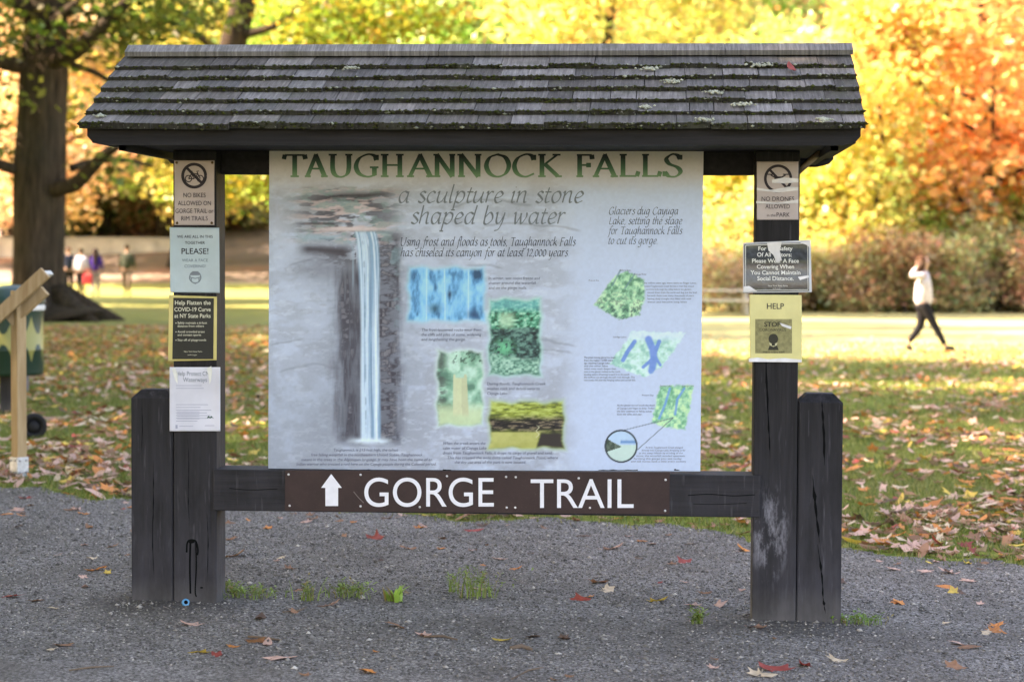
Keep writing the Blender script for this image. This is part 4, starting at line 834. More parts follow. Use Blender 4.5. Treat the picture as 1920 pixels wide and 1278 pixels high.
# waterways sheet
o, s = paper('notice', 'white paper sheet about protecting waterways with torn tape at its corners', rect4(318, 688, 413, 808, 0), -.002, mat_paper('white_paper', (.64, .66, .74)), .005, 4)
t = Ink(s); t.text('Help Protect CNY', 331, 704, 8, 398); t.text('Waterways', 343, 715.5, 8, 388); t.build('heading', INKG, o)
t = Ink(s)
for j in range(14):
    if 2 <= j < 7: continue
    ln = [48, 52, 0, 0, 0, 0, 0, 60, 46, 66, 58, 64, 62, 40][j]; t.rect(330, 722+j*5.1, 330+ln, 723.1+j*5.1)
for j in range(5): t.rect(332, 771+j*4.4, 374-(j == 4)*14, 771.9+j*4.4)
t.rect(329, 796, 333, 803); t.rect(336, 798, 362, 799); t.rect(384, 797, 402, 798); t.build('body_text', plain('faint_ink', lin(160, 166, 186), .6, .2, .05), o)
t = Ink(s); t.poly([(387, 784), (391, 779), (394, 782), (396, 779), (401, 784), (397, 782.5), (394, 784), (391, 782.5)]); t.build('hills_emblem', plain('green_emblem', lin(46, 84, 76), .6, .2, .05), o)
t = Ink(s, .002); t.poly([(322, 690), (328, 689), (333, 700), (333, 719), (328, 712)]); t.poly([(388, 690), (396, 686), (398, 694), (396, 712), (393, 720), (391, 705)]); t.build('torn_tape', plain('tape', (.72, .74, .7), .3, .5, .08), o)
# no drones
o, s = paper('notice', 'grey no drones notice with clear tape strips across it', rect4(1419, 303, 1497, 412), -.001, mat_paper('drone_notice', (.5, .44, .43)), .002, 5)
t = Ink(s); t.ring(1459, 335, 24, 5); t.ribbon([(1443, 318), (1475, 352)], 4.5); t.rect(1452, 331, 1466, 337); 
for sx in (-1, 1): t.ribbon([(1459+sx*6, 333), (1459+sx*14, 328)], 2.4); t.ribbon([(1459+sx*9, 327), (1459+sx*20, 327)], 2); t.ribbon([(1459+sx*4, 337), (1459+sx*9, 343)], 2)
t.text('NO DRONES', 1428, 377, 8.2, 1489); t.text('ALLOWED', 1435, 391, 8, 1481); t.text('in the', 1438, 406, 5); t.text('PARK', 1456, 406.5, 8, 1481); t.build('lettering', INK, o)
M_TAPE_GLARE = plain('clear_tape_glare', (.66, .67, .7), .15, .6, .1)
t = Ink(s, .002); t.poly([(1447, 337), (1470, 333), (1497, 335), (1497, 342), (1470, 344), (1448, 343)]); t.poly([(1419, 352), (1445, 356), (1480, 350), (1497, 351), (1496, 357), (1460, 361), (1419, 357)]); t.poly([(1418, 377), (1458, 380), (1497, 374), (1497, 381), (1450, 383), (1418, 381)]); t.build('tape', M_TAPE_GLARE, o)
# social distance
o, s = paper('notice', 'wide black social distance notice sealed in shiny clear plastic', [(1393, 455), (1520, 450), (1522, 548), (1393, 549)], -.006, mat_paper('clear_sleeve', (.5, .54, .58), .6), .005, 6)
t = Ink(s, .001); t.sheet([(1395.5, 458), (1516, 454), (1517, 545), (1395.5, 547)]); 
tt = NT('sleeved_black'); tt.b.inputs['Coat Weight'].default_value = 1; tt.b.inputs['Coat Roughness'].default_value = .08; tt.bump(tt.noise((1, 1, 1), 13, 3, .6), .7, .03)
t.build('dark_print', tt.fin(tt.ramp(tt.noise(scale=25), [(.4, tuple(lin(44, 50, 60))), (.7, tuple(lin(66, 74, 84)))]), .5, .3), o)
t = Ink(s, .0018); t.ribbon([(1398, 460), (1514, 456), (1515, 543), (1398, 544.5), (1398, 460)], 1.2)
for w, yb, cx in (('For The Safety', 469.5, 1454), ('Of All Visitors:', 481, 1452), ('Please Wear A Face', 492.5, 1454), ('Covering When', 503.5, 1454), ('You Cannot Maintain', 514.5, 1454), ('Social Distance.', 525.5, 1454)): t.text(w, cx, yb, 7.4, None, .014, 0, 'c')
t.text('New York State Parks', 1440, 537, 2.8); t.text('parks.ny.gov', 1449, 541.5, 2.2); t.build('lettering', INKW, o)
for P in ([(1438, 455), (1466, 453), (1462, 470), (1466, 488), (1456, 492), (1450, 478), (1441, 470)], [(1393.5, 537), (1405, 536), (1420, 546), (1394, 548)], [(1496, 519), (1516, 516), (1517, 520), (1500, 525)], [(1500, 455), (1519, 452), (1520, 466), (1512, 459)]): t = Ink(s, .0026); t.poly(P); t.build('plastic_glare', M_TAPE_GLARE, o)  # sky glare on the creased plastic, painted as pale patches
# help stop
o, s = paper('notice', 'pale yellow sheet headed help above a small dark picture', rect4(1405, 552, 1503, 678, 1), -.003, mat_paper('yellow_paper', tuple(lin(214, 208, 146)), .3), .004, 7)
t = Ink(s); t.text('HELP', 1438, 579, 10.5, 1470, .006); t.build('lettering', INK, o)
t = Ink(s, .001); t.sheet([(1416, 598), (1485, 598), (1485, 662), (1416, 662)]); t.build('olive_print', plain('olive_print', lin(140, 136, 96), .6, .25, .25, 60), o)
t = Ink(s, .0018); t.text('STOP', 1433, 612, 8.5, 1464, .02); t.text('CORONAVIRUS', 1424, 620.5, 5.2, 1474); t.disc(1450, 635, 9, 9.5); t.rect(1447, 642, 1453, 648); t.poly([(1440, 656), (1443, 647), (1450, 650), (1457, 647), (1460, 656)]); t.text('Help us to keep it safe', 1431, 661, 3, 1471); t.build('head_icon', plain('print_dark', lin(58, 58, 48), .6, .2, .05), o)
t = Ink(s, .0014); t.poly([(1442, 642), (1450, 645), (1458, 642), (1456, 648), (1450, 651), (1444, 648)]); t.build('face_mask_icon', plain('mask_pale', lin(190, 186, 150), .6, .2, .05), o)
t = Ink(s, .002); t.poly([(1404, 672), (1420, 670), (1440, 673), (1470, 671), (1503, 674), (1503, 679), (1404, 678)]); t.poly([(1462, 605), (1484, 612), (1483, 617), (1466, 611)]); t.build('tape', M_TAPE_GLARE, o)
# leaf on the roof
f_ = slope(-1); bx = None
for k in range(200):
    s_ = k/200*sl_len; q = f_(0, s_, .035); xx = on_y(1484, 134, q[1]); 
    if project((xx[0], q[1], q[2]))[1] < 134: bx = (xx[0], q[1], q[2]); break
leaf(bx[0], bx[1], .045, 'red', 'single red leaf lying on the mossy shingles of the kiosk roof', None, 6, (ang, .1), bx[2]+.012, .3)
# bottle cap
p = on_g(347, 1136); cap = MB(); cap.tube([(0, 0, 0), (0, 0, .012), (0, 0, .013)], [.016, .0165, .0145], 16, True, .05); co_ = cap.build('bottle_cap', plain('blue_plastic', (.05, .28, .48), .35, .5)); co_.location = (p[0], p[1], p[2]+.014); co_.rotation_euler = (1.15, .3, .4); meta(co_, 'bright blue bottle cap lying at the foot of the left post', 'bottle cap')
cap = MB(); cap.tube([(0, 0, .0135), (0, 0, .0138)], [.009, .009], 12); cap.build('liner', M_BLACK, co_)
# ------------------------------------------------------------------ weeds in the gravel
M_WEED = mat_leaf('weed_leaf', False, .4)
def weed(px, py, n, h, spread, lab, broad=False, col=(.2, .29, .06), seed=0):
    p = on_g(px, py); r = random.Random(seed); V, F, C = [], [], []
    for k in range(n):
        bx, by = r.gauss(0, spread*.45), r.gauss(0, spread*.25); a = r.uniform(0, 6.28); L = h*r.uniform(.45, 1.05); lean = r.uniform(.1, .75); w = (.012 if broad else .0026)*r.uniform(.7, 1.3); c = np.array(col)*r.uniform(.6, 1.35)
        if r.random() < .12: c = np.array((.3, .24, .08))
        m = len(V); seg = 4
        for i in range(seg+1):
            t = i/seg; ww = w*(sin(pi*(.12+.85*t)) if broad else (1-t)*.9+.1); d = lean*L*t**1.7; z = L*t*(1-.35*lean*t)
            cx, cy = bx+cos(a)*d, by+sin(a)*d; V += [(p[0]+cx-sin(a)*ww, p[1]+cy+cos(a)*ww, p[2]+z), (p[0]+cx+sin(a)*ww, p[1]+cy-cos(a)*ww, p[2]+z)]; C += [c, c]
        F += [(m+2*i, m+2*i+1, m+2*i+3, m+2*i+2) for i in range(seg)]
        if not broad and r.random() < .6:  # side leaflets
            for q in range(5):
                t = r.uniform(.3, 1); d = lean*L*t**1.7; z = L*t*(1-.35*lean*t); a2 = r.uniform(0, 6.28); m = len(V); x0, y0, z0 = p[0]+bx+cos(a)*d, p[1]+by+sin(a)*d, p[2]+z; l = r.uniform(.012, .028)
                V += [(x0, y0, z0), (x0+cos(a2+.35)*l*.6, y0+sin(a2+.35)*l*.6, z0+l*.4), (x0+cos(a2)*l, y0+sin(a2)*l, z0+l*.5), (x0+cos(a2-.35)*l*.6, y0+sin(a2-.35)*l*.6, z0+l*.3)]; C += [c*1.1]*4; F.append((m, m+1, m+2, m+3))
    o = link('weed', np_mesh('weed', np.array(V), np.array(F), np.array(C)), M_WEED); meta(o, lab, 'weed', 'weeds growing in the gravel'); return o
weed(465, 1122, 70, .07, .15, 'low green weed clump right against the left post', seed=1); weed(432, 1112, 24, .07, .05, 'small weed tuft touching the left post', seed=11); weed(578, 1128, 30, .12, .06, 'narrow upright weed between low clump and broad leaved weed', seed=2)
weed(655, 1122, 50, .1, .1, 'feathery green weed just beside the broad leaved weed', seed=3); weed(735, 1130, 16, .11, .06, 'broad leaved bright green weed on the gravel', True, (.26, .42, .07), 4); weed(850, 1112, 16, .14, .03, 'slim weed beside the tallest weed', seed=6)
weed(895, 1122, 60, .18, .12, 'tallest feathery weed in the middle of the gravel under the sign', seed=5); weed(1310, 1172, 26, .085, .03, 'little grass tuft alone on gravel beside the right post', seed=7); weed(1612, 1172, 60, .065, .11, 'grass clump at the foot of the short right post', seed=8, col=(.17, .29, .05))
# ------------------------------------------------------------------ trees
def crown_mesh(name, blobs, n, size, seed, var=.3, hue=.25, flat=.5):
    """blobs: (x,y,z,r); n leaf faces gathered in sprays on and inside the blobs, gaps between"""
    r = np.random.default_rng(seed); B = np.array(blobs, dtype=float); w = B[:, 3]**2; w = w/w.sum(); ns = max(8, n//9)
    b = B[r.choice(len(B), ns, p=w)]; d = r.normal(size=(ns, 3)); d /= np.linalg.norm(d, axis=1)[:, None]; rad = b[:, 3]*r.random(ns)**.38
    cen = b[:, :3]+d*rad[:, None]*np.array([1, 1, .82]); tone = 1+var*r.normal(size=ns)*.55; hu = r.normal(size=ns)*hue
    k = r.integers(0, ns, n); P = cen[k]+r.normal(size=(n, 3))*np.array([1, 1, .55])*size*1.9
    ax = r.normal(size=(n, 3)); ax[:, 2] *= flat; ax /= np.linalg.norm(ax, axis=1)[:, None]; up = r.normal(size=(n, 3))*.7+np.array([0, 0, 1.]); bx = np.cross(ax, up); bx /= np.linalg.norm(bx, axis=1)[:, None]
    s = size*r.uniform(.6, 1.25, n)[:, None]; V = np.stack([P-ax*s*.6, P+bx*s*.42, P+ax*s*.6, P-bx*s*.42], 1)
    t = np.clip(tone[k]*(1+var*.35*r.normal(size=n)), .35, 1.8); h = np.clip(hu[k], -.6, .6); c = np.stack([t*(1+.35*h), t*(1-.35*h), t*(1-.1*h)], 1)
    return np_mesh(name, V.reshape(-1, 3), np.arange(n*4).reshape(n, 4), np.repeat(c, 4, 0))
def blob_set(seed, n, R, z0, z1, rb, hollow=.2):
    r = random.Random(seed); o = []
    for i in range(n):
        t = (i+.5)/n; z = z0+(z1-z0)*t; w = R*(sin(pi*(.16+.8*t))**.7); a = i*2.4+r.uniform(-.5, .5); q = w*(hollow+(1-hollow)*r.random()**.6); o.append((cos(a)*q, sin(a)*q, z+r.uniform(-.3, .3), rb*r.uniform(.7, 1.25)))
    return o
def trunk_mb(h, r0, blobs, seed, bend=.25, n=10):
    r = random.Random(seed); m = MB(); P = []; R = []; bx, by = 0, 0
    for i in range(9):
        t = i/8; P.append((bx, by, h*t-.15*(i == 0))); R.append(r0*((1+.75*exp(-t*h/.45))*(1-t*.72))); bx += r.uniform(-bend, bend)*h/12; by += r.uniform(-bend, bend)*h/12
    m.tube(P, R, n, True, .05)
    for b in blobs:
        z = min(h*.93, max(h*.22, b[2]-b[3]*.9-.3*math.hypot(b[0], b[1]))); i = min(7, int(z/h*8)); t = z/h*8-i; s = Vector(P[i]).lerp(Vector(P[i+1]), t); e = Vector(b[:3]); md = s.lerp(e, .5)+Vector((0, 0, -.12*(e-s).length)); q = R[i]*.42
        m.tube([s, md, e], [q, q*.62, q*.22], 6)
    return m
TPL = {}
def template(key, h, r0, blobs, n, size, seed, bark, var=.42, hue=.25):
    tm = trunk_mb(h, r0, blobs[::2] if len(blobs) > 10 else blobs, seed); me = bpy.data.meshes.new('trunk'); me.from_pydata(tm.v, [], tm.f); me.polygons.foreach_set('use_smooth', [True]*len(me.polygons)); me.materials.append(bark); me.update()
    cm = crown_mesh('crown', blobs, n, size, seed+50, var, hue); cm.materials.append(M_LEAF); TPL[key] = (me, cm)
template('round', 7.6, .24, blob_set(1, 22, 3.5, 2.6, 9.4, 1.25), 10500, .23, 1, M_BARK)
template('tall', 11.5, .26, blob_set(2, 26, 3.1, 3.2, 14, 1.25), 11000, .25, 2, M_BARK)
template('loose', 8.0, .11, blob_set(3, 18, 2.5, 2.2, 9.0, .95, .1), 6500, .23, 3, M_BARK, .35)
template('low', 5.2, .16, blob_set(4, 20, 3.2, 1.2, 6.2, 1.15), 11000, .22, 4, M_BARK)
template('shrub', 1.1, .05, blob_set(5, 12, 1.3, .35, 1.7, .55), 3800, .12, 5, M_BARK, .4, .4)
template('big', 12, .42, blob_set(6, 30, 6., 4.6, 15.5, 2.2), 34000, .27, 6, M_BARK)
template('thin', 12, .42, blob_set(8, 24, 5.6, 4.9, 15, 2.0), 13000, .27, 7, M_BARK)
PAL = {'yellow': (.68, .63, .2), 'gold': (.72, .5, .16), 'lime': (.42, .58, .17), 'orange': (.74, .4, .15), 'peach': (.66, .47, .27), 'green': (.07, .105, .025), 'yellow green': (.28, .42, .09), 'olive': (.5, .47, .22), 'russet': (.52, .33, .2), 'straw': (.62, .52, .34), 'red': (.45, .07, .03)}
def tree(key, px, D, colr, lab, sc=1., name='tree', cat='tree', grp=None, dz=0, xy=None):
    p = at_d(px, D) if xy is None else np.array([xy[0], xy[1], g(*xy)]); r = empty(name, (p[0], p[1], p[2]+dz-.03), random.uniform(0, 6.28), sc); meta(r, lab, cat, grp)
    tm, cm = TPL[key]; a = bpy.data.objects.new('trunk', tm); b = bpy.data.objects.new('crown', cm)
    for o in (a, b): COL.objects.link(o); o.parent = r
    c = np.array(PAL[colr])*random.uniform(.92, 1.08); b.color = (*c, 1); return r

# --- the big old tree by the lawn
tb = at_d(84, 48); bt = empty('oak_tree', (tb[0], tb[1], tb[2]-.05)); meta(bt, 'huge old tree with ridged brown trunk and low limbs behind the wooden lectern', 'tree')
S = 48/FPX
def TB(px, py, dy=0): return Vector(((px-84)*S, dy, (478-py)*S+1.52-tb[2]+.05))
m = MB(); prof = [(88, 612, 1.5), (85, 599, 1.0), (78, 584, .76), (72, 560, .64), (70, 520, .58), (72, 453, .56), (74, 380, .565), (77, 310, .56), (82, 230, .53), (86, 150, .54), (88, 60, .48), (86, -20, .5), (92, -120, .42), (95, -240, .3), (96, -360, .16)]
m.tube([TB(a, b) for a, b, c in prof], [c for a, b, c in prof], 26, True, .07)
for k in range(7):  # root flare
    a = k*.9+.3; m.tube([Vector((cos(a)*.36, sin(a)*.36, .62)), Vector((cos(a)*.95, sin(a)*.95, .28)), Vector((cos(a)*1.75, sin(a)*1.75, -.02))], [.3, .26, .1], 8)
m.build('trunk', M_BARK, bt)
limbs = [([(96, 360, -.2), (150, 352, -.5), (195, 318, -.8), (235, 290, -1.1), (285, 272, -1.5)], [.2, .17, .14, .11, .05]), ([(90, 125, -.2), (150, 112, -.7), (210, 75, -1.1), (255, 38, -1.3), (300, -5, -1.6), (340, -70, -1.8)], [.24, .2, .16, .13, .1, .05]),
         ([(95, 70, -.3), (150, 35, -.9), (205, 5, -1.2), (240, -30, -1.4)], [.16, .12, .09, .05]), ([(120, 318, .6), (165, 302, 1), (215, 300, 1.4), (260, 312, 1.6)], [.1, .08, .06, .03]), ([(60, 330, -.2), (20, 318, -.4), (-40, 300, -.6), (-110, 270, -.8)], [.15, .13, .1, .06]),
         ([(60, 130, -.2), (15, 125, -.6), (-50, 90, -1), (-140, 20, -1.5)], [.2, .17, .13, .07]), ([(125, 122, .5), (160, 135, .9), (190, 150, 1.2), (215, 130, 1.5)], [.08, .07, .05, .03]), ([(60, 30, -.3), (10, -20, -1), (-60, -90, -2)], [.18, .14, .08]), ([(86, -20, 0), (60, -120, -2), (20, -200, -4)], [.22, .15, .06]), ([(90, -60, 0), (180, -150, 2), (280, -210, 4)], [.22, .15, .06])]
for L, R in limbs:
    m = MB(); m.tube(catmull([TB(*p) for p in L], 4), np.interp(np.linspace(0, len(L)-1, (len(L)-1)*4+1), range(len(L)), R), 9, True, .06); m.build('limb', M_BARK, bt)
r_ = random.Random(21); bl = []
for px, py, dy, rr in ((30, 30, 1.2, .7), (5, 80, .8, .6), (70, 15, -2.2, .4), (150, 15, .8, .7), (225, 50, .6, .55), (262, 20, .4, .7), (300, 40, .3, .6), (20, 150, -2.2, .45), (120, 30, 1.5, .6), (10, 20, -1.5, .6), (185, 75, 1.2, .5), (340, 15, 1, .6), (250, 95, 1.2, .4), (62, 205, -1.3, .3), (20, 235, -2, .5), (-10, 200, -2, .6), (130, 75, -1.6, .35), (190, 110, -1.4, .35), (30, 100, -2.2, .3), (330, 60, -1.4, .55), (370, 25, -1, .7), (290, 90, -.8, .4), (10, 285, .6, .5), (50, 70, -2.2, .35), (185, 25, -2, .4), (120, 92, -2, .3), (245, 62, -1.8, .35), (380, 55, 0, .5), (100, 10, -2, .35), (240, 318, -1.4, .3), (285, 322, -1.4, .38), (330, 305, -1.2, .3), (200, 35, 1, .6), (140, 175, 2, .3), (-30, 330, 0, .5), (-60, 120, 0, 1.2), (30, -60, 1, 1.2), (180, -60, 1, 1.2), (320, -40, 0, 1.1), (385, 10, 2, .5)):
    bl.append((*TB(px, py, dy), rr))
for k in range(34):
    a = r_.uniform(0, 6.28); q = r_.uniform(1.5, 7.5); bl.append((cos(a)*q, sin(a)*q, r_.uniform(9.2, 14.5), r_.uniform(1.1, 1.8)))
cm = crown_mesh('crown', bl, 30000, .19, 9, .4, .4); b = link('crown', cm, M_LEAF, bt); b.color = (.14, .17, .03, 1)
# --- leaning dark trunk rising behind the roof
lp = at_d(392, 60); lt_ = empty('leaning_tree', (lp[0], lp[1], lp[2]-.05)); meta(lt_, 'leaning dark trunked tree rising behind the kiosk roof', 'tree'); S2 = 60/FPX
def LB(px, py, dy=0): return Vector(((px-392)*S2, dy, (478-py)*S2+1.52-lp[2]))
m = MB(); m.tube(catmull([LB(372, 585), LB(380, 480), LB(395, 330), LB(415, 200), (LB(438, 80)), LB(462, -10), LB(490, -120), LB(520, -230)], 3), np.interp(np.linspace(0, 7, 22), range(8), [.6, .43, .4, .38, .37, .35, .28, .12]), 14, True, .05); m.build('trunk', M_BARK, lt_)
for L, R in (([(440, 70, 0), (520, 55, -.5), (575, 20, -1), (610, -30, -1.4)], [.14, .1, .07, .04]), ([(455, 20, 0), (520, -40, 1), (580, -110, 2)], [.16, .12, .05]), ([(430, 110, 0), (380, 70, -1), (320, 20, -1.6)], [.14, .1, .04])):
    m = MB(); m.tube(catmull([LB(*p) for p in L], 4), np.interp(np.linspace(0, len(L)-1, (len(L)-1)*4+1), range(len(L)), R), 8); m.build('limb', M_BARK, lt_)
bl = []
for px, py, dy, rr in ((430, 345, -1, .6), (475, 340, -.6, .7), (505, 318, -.4, .6), (450, 300, 0, .7), (445, 395, -1, .25), (560, 45, -1, .8), (620, 30, -.5, .9), (680, 45, 0, .9), (720, 20, 0, .9), (540, 90, 1, .8), (610, 100, 1, .9), (760, 50, 1, .9), (350, 10, 1, .6), (525, 15, 2.6, .5), (400, 200, 2, 1.2), (500, 220, 2, 1.1), (380, 320, 1, .6), (330, 355, 1, .5), (820, 20, 1, .9)): bl.append((*LB(px, py, dy), rr))
for k in range(24):
    a = r_.uniform(0, 6.28); q = r_.uniform(1, 6); bl.append((2+cos(a)*q, 1.5+abs(sin(a)*q), r_.uniform(10.4, 15.5), r_.uniform(1.1, 1.7)))
b = link('crown', crown_mesh('crown', bl, 20000, .2, 10, .4, .5), M_LEAF, lt_); b.color = (.32, .33, .04, 1)

# --- shade trees standing outside the photograph, toward the sun
for i, (x, y, sc) in enumerate(((-11, -5, 1.0), (-14, 1.5, .95), (-14.2, 11, 1.05), (-15.5, 19.5, 1.05), (-20, 13, .9), (-21, 33, .85), (-24, 44, 1.), (-27, 57, .95), (-24, 0, 1.15), (-22, 25, .8), (-9, -13, 1.), (-18, -9, 1.1), (-30, 7, .8))):
    tree('thin' if 10 < y < 30 else 'big', 0, 0, 'yellow green', 'tall shade tree standing outside the photograph beside the lawn', sc, 'shade_tree', grp='shade trees outside the photograph', xy=(x, y))

# --- park edge: trees one can tell apart
ADJ = [
 ('low', 1345, 78, 'yellow', 'yellow tree seen between the panel and the notice post', 1.0), ('round', 1440, 85, 'lime', 'lime yellow tree behind the right notice post', 1.1), ('low', 1545, 72, 'yellow', 'bright yellow low tree just outside the right post', 1.05),
 ('loose', 1637, 68, 'yellow', 'slender young yellow tree with thin straight dark trunk', 1.1), ('round', 1725, 80, 'gold', 'golden tree between the slender young tree and the orange maple', 1.15), ('tall', 1690, 90, 'lime', 'tall pale lime tree above the golden tree', 1.1),
 ('round', 1850, 71, 'orange', 'large orange maple above the walking woman', 1.55), ('low', 1900, 76, 'gold', 'gold tree at the edge of the photo under the orange maple', 1.0), ('tall', 1780, 96, 'orange', 'tall orange tree farther back behind the golden tree', 1.1), ('tall', 1960, 88, 'orange', 'tall orange tree half cut by the edge of the photo', 1.2),
 ('tall', 1290, 90, 'yellow', 'pale yellow tree over the roof near its end', 1.1), ('tall', 1130, 62, 'yellow', 'pale yellow leafy tree over the middle of the roof', 1.15), ('tall', 1010, 97, 'lime', 'pale lime tree just over the middle of the roof', 1.1), ('round', 850, 84, 'lime', 'lime green rounded tree over the roof', 1.3), ('tall', 720, 90, 'lime', 'tall lime tree beside the leaning trunk', 1.1), ('tall', 590, 84, 'yellow green', 'yellow green tree behind the leaning trunk', 1.05),
 ('tall', 1480, 100, 'peach', 'thin pinkish tree on the slope over the end of the roof', 1.1), ('tall', 1400, 94, 'lime', 'lime tree up the slope over the last part of the roof', 1.1),
 ('round', 80, 92, 'peach', 'wide peach gold tree behind the huge trunk and the walking group', 1.3), ('round', 372, 97, 'yellow', 'wide pale yellow tree between the walking man and the kiosk', 1.35), ('tall', 62, 102, 'yellow', 'tall yellow tree whose trunk hides behind the huge trunk', 1.2), ('round', 20, 110, 'lime', 'lime tree behind the huge trunk at the photo edge', 1.2), ('tall', 310, 110, 'yellow', 'tall yellow tree behind the left post', 1.1), ('tall', 400, 116, 'olive', 'olive tree on the slope behind the left post', 1.1), ('tall', 250, 118, 'yellow green', 'yellow green tree high behind the walking man', 1.2), ('tall', 90, 118, 'lime', 'tall lime tree rising behind the huge trunk', 1.3)]
for key, px, D, c, lab, sc in ADJ: tree(key, px, D, c, lab, sc)
for i in range(34):
    D = random.uniform(100, 150); px = 1000+random.uniform(-1250, 1250)*1.0; c = random.choice(['yellow', 'gold', 'lime', 'orange', 'peach', 'yellow green', 'olive', 'yellow']) if px > 900 else random.choice(['lime', 'yellow', 'lime', 'yellow green', 'olive', 'peach'])
    k = random.choice(['tall', 'round', 'tall', 'loose']); lab = '%s autumn tree high on the wooded slope behind the park' % c; tree(k, px, D, c, lab, random.uniform(.95, 1.4), grp=lab)
# shrubs along the field edge
for i, px in enumerate(range(1325, 2010, 42)):
    c = ['straw', 'olive', 'straw', 'russet', 'olive', 'straw'][i % 6]; where = 'behind the picnic table' if px < 1420 else 'outside the right post' if px < 1660 else 'behind the walking woman' if px < 1810 else 'at the far edge of the bright field'
    lab = '%s coloured shrub %s' % (c, where); tree('shrub', px+random.uniform(-10, 10), 67+random.uniform(-1, 3), c, lab, random.uniform(.95, 1.3)*(1.15 if px > 1700 else .95), 'shrub', 'shrub', lab)
for i, px in enumerate(range(1340, 2010, 60)):
    c = ['olive', 'gold', 'yellow green', 'straw'][i % 4]; lab = 'taller %s shrub in the back row of the thicket' % c; tree('shrub', px+random.uniform(-10, 10), 71+random.uniform(-1, 2), c, lab, random.uniform(1.5, 2.1), 'shrub', 'shrub', lab)
for i, px in enumerate(range(120, 520, 34)):
    c = ['green', 'olive', 'russet', 'green', 'straw', 'russet'][i % 6]; lab = '%s shrub along the pale wall behind the walkers' % c; tree('shrub', px, 112+random.uniform(-1, 2), c, lab, random.uniform(1.5, 2.2), 'shrub', 'shrub', lab)

# ------------------------------------------------------------------ things on the lawn
M_LUM = NT('new_lumber'); gr_ = M_LUM.noise((14, 14, 1.2), 2.2, 5, .6); M_LUM = M_LUM.fin(M_LUM.ramp(gr_, [(.3, (.3, .19, .09)), (.7, (.46, .33, .19))]), .7, .3)
M_GALV = plain('galvanised', (.5, .52, .55), .45, .5, .2, 40, .4)
lp = on_g(36, 893); lz = lp[2]; lec = empty('lectern', (lp[0], lp[1], lz)); meta(lec, 'new pine lectern post carrying a slanted panel, at the photo edge', 'lectern'); S3 = (FPX/((lp-CAM)@FWD))**-1
Z = lambda py: (893-py)*S3; Xl = lambda px: (px-36)*S3
m = MB(); M4 = Matrix.Rotation(radians(-38), 4, 'Z'); h = .037; m.box(-h, h, -h, h, .08, Z(545), M4, .004); m.build('post', M_LUM, lec)
m = MB(); h2 = .045; m.box(-h2, h2, -h2, h2, 0, Z(856), M4, .003); bk = m.build('bracket', M_GALV, lec)
m = MB()
for z in (.03, .11):
    for u in (-.025, .025): q = M4@Vector((u, -h2, z)); d = M4@Vector((0, -.006, 0)); m.tube([q, q+d], [.008, .006], 8); q = M4@Vector((h2, u, z)); d = M4@Vector((.006, 0, 0)); m.tube([q, q+d], [.008, .006], 8)
m.build('bolt', plain('steel_bolt', (.25, .25, .27), .4), bk)
an = radians(42); e = Vector((Xl(92), 0, Z(508))); dr = Vector((-cos(an), 0, -sin(an))); nr = Vector((sin(an)*-1, 0, cos(an))); Mx = Matrix((( -dr.x, 0, nr.x, e.x), (0, 1, 0, 0), (-dr.z, 0, nr.z, e.z), (0, 0, 0, 1)))
m = MB(); m.box(-.8, 0, -.1, -.06, -.055, .03, Mx, .004); m.build('frame_rail', M_LUM, lec); 
m = MB(); m.box(-.79, -.01, -.06, .12, -.02, .012, Mx); m.build('panel', plain('lectern_panel', (.4, .42, .42), .4, .4), lec)
m = MB(); m.box(-.42, -.1, -.03, .03, -.12, -.047, Mx, .004); m.build('cleat', M_LUM, lec)
# recycling barrel on its post
bp = on_g(20, 775); S4 = 1/(FPX/((bp-CAM)@FWD)); bar = empty('litter_barrel', tuple(bp)); meta(bar, 'dark green and yellow litter barrel behind the pine lectern', 'litter barrel'); zz = lambda py: (775-py)*S4
Rb = .29; m = MB(); z0, z1 = zz(702), zz(566); m.lathe([(0, z0), (Rb*.96, z0), (Rb, z0+.03), (Rb, z0+(z1-z0)*.33), (Rb+.012, z0+(z1-z0)*.35), (Rb, z0+(z1-z0)*.37), (Rb, z1-.02), (Rb+.012, z1), (0, z1)], 28)
t = NT('barrel_paint'); sx = t.n('SeparateXYZ', {0: t.coord()}); a_ = t.math('ARCTAN2', sx.outputs[1], sx.outputs[0]); u = t.math('ABSOLUTE', t.math('SUBTRACT', t.math('FRACT', t.math('MULTIPLY', a_, 1.6)), .5)); v = t.math('DIVIDE', t.math('SUBTRACT', sx.outputs[2], z0), z1-z0)
w1 = t.math('ABSOLUTE', t.math('SUBTRACT', v, .5)); arch = t.math('GREATER_THAN', w1, t.math('ADD', .07, t.math('MULTIPLY', t.math('MULTIPLY', u, u), 1.0)))
barrel = m.build('barrel', t.fin(t.mix(arch, (.26, .25, .08), (.008, .035, .026)), .45, .4), bar); barrel.location = (.02, 0, 0)
m = MB(); m.lathe([(Rb+.014, z1-.075), (Rb+.016, z1-.07), (Rb+.016, z1-.03), (Rb+.014, z1-.025)], 28, .02); m.build('white_band', plain('band_white', (.6, .6, .6)), bar)
m = MB(); m.lathe([(Rb+.015, z1), (Rb+.015, z1+.04), (Rb*.8, z1+.12), (Rb*.3, z1+.16), (0, z1+.165)], 28, .02); m.build('lid', plain('lid_green', (.012, .05, .046), .4, .4), bar)
m = MB(); m.box(-.08, .08, -.08, .08, -.05, z0+.01, None, .006); m.build('stand', M_POST, bar)
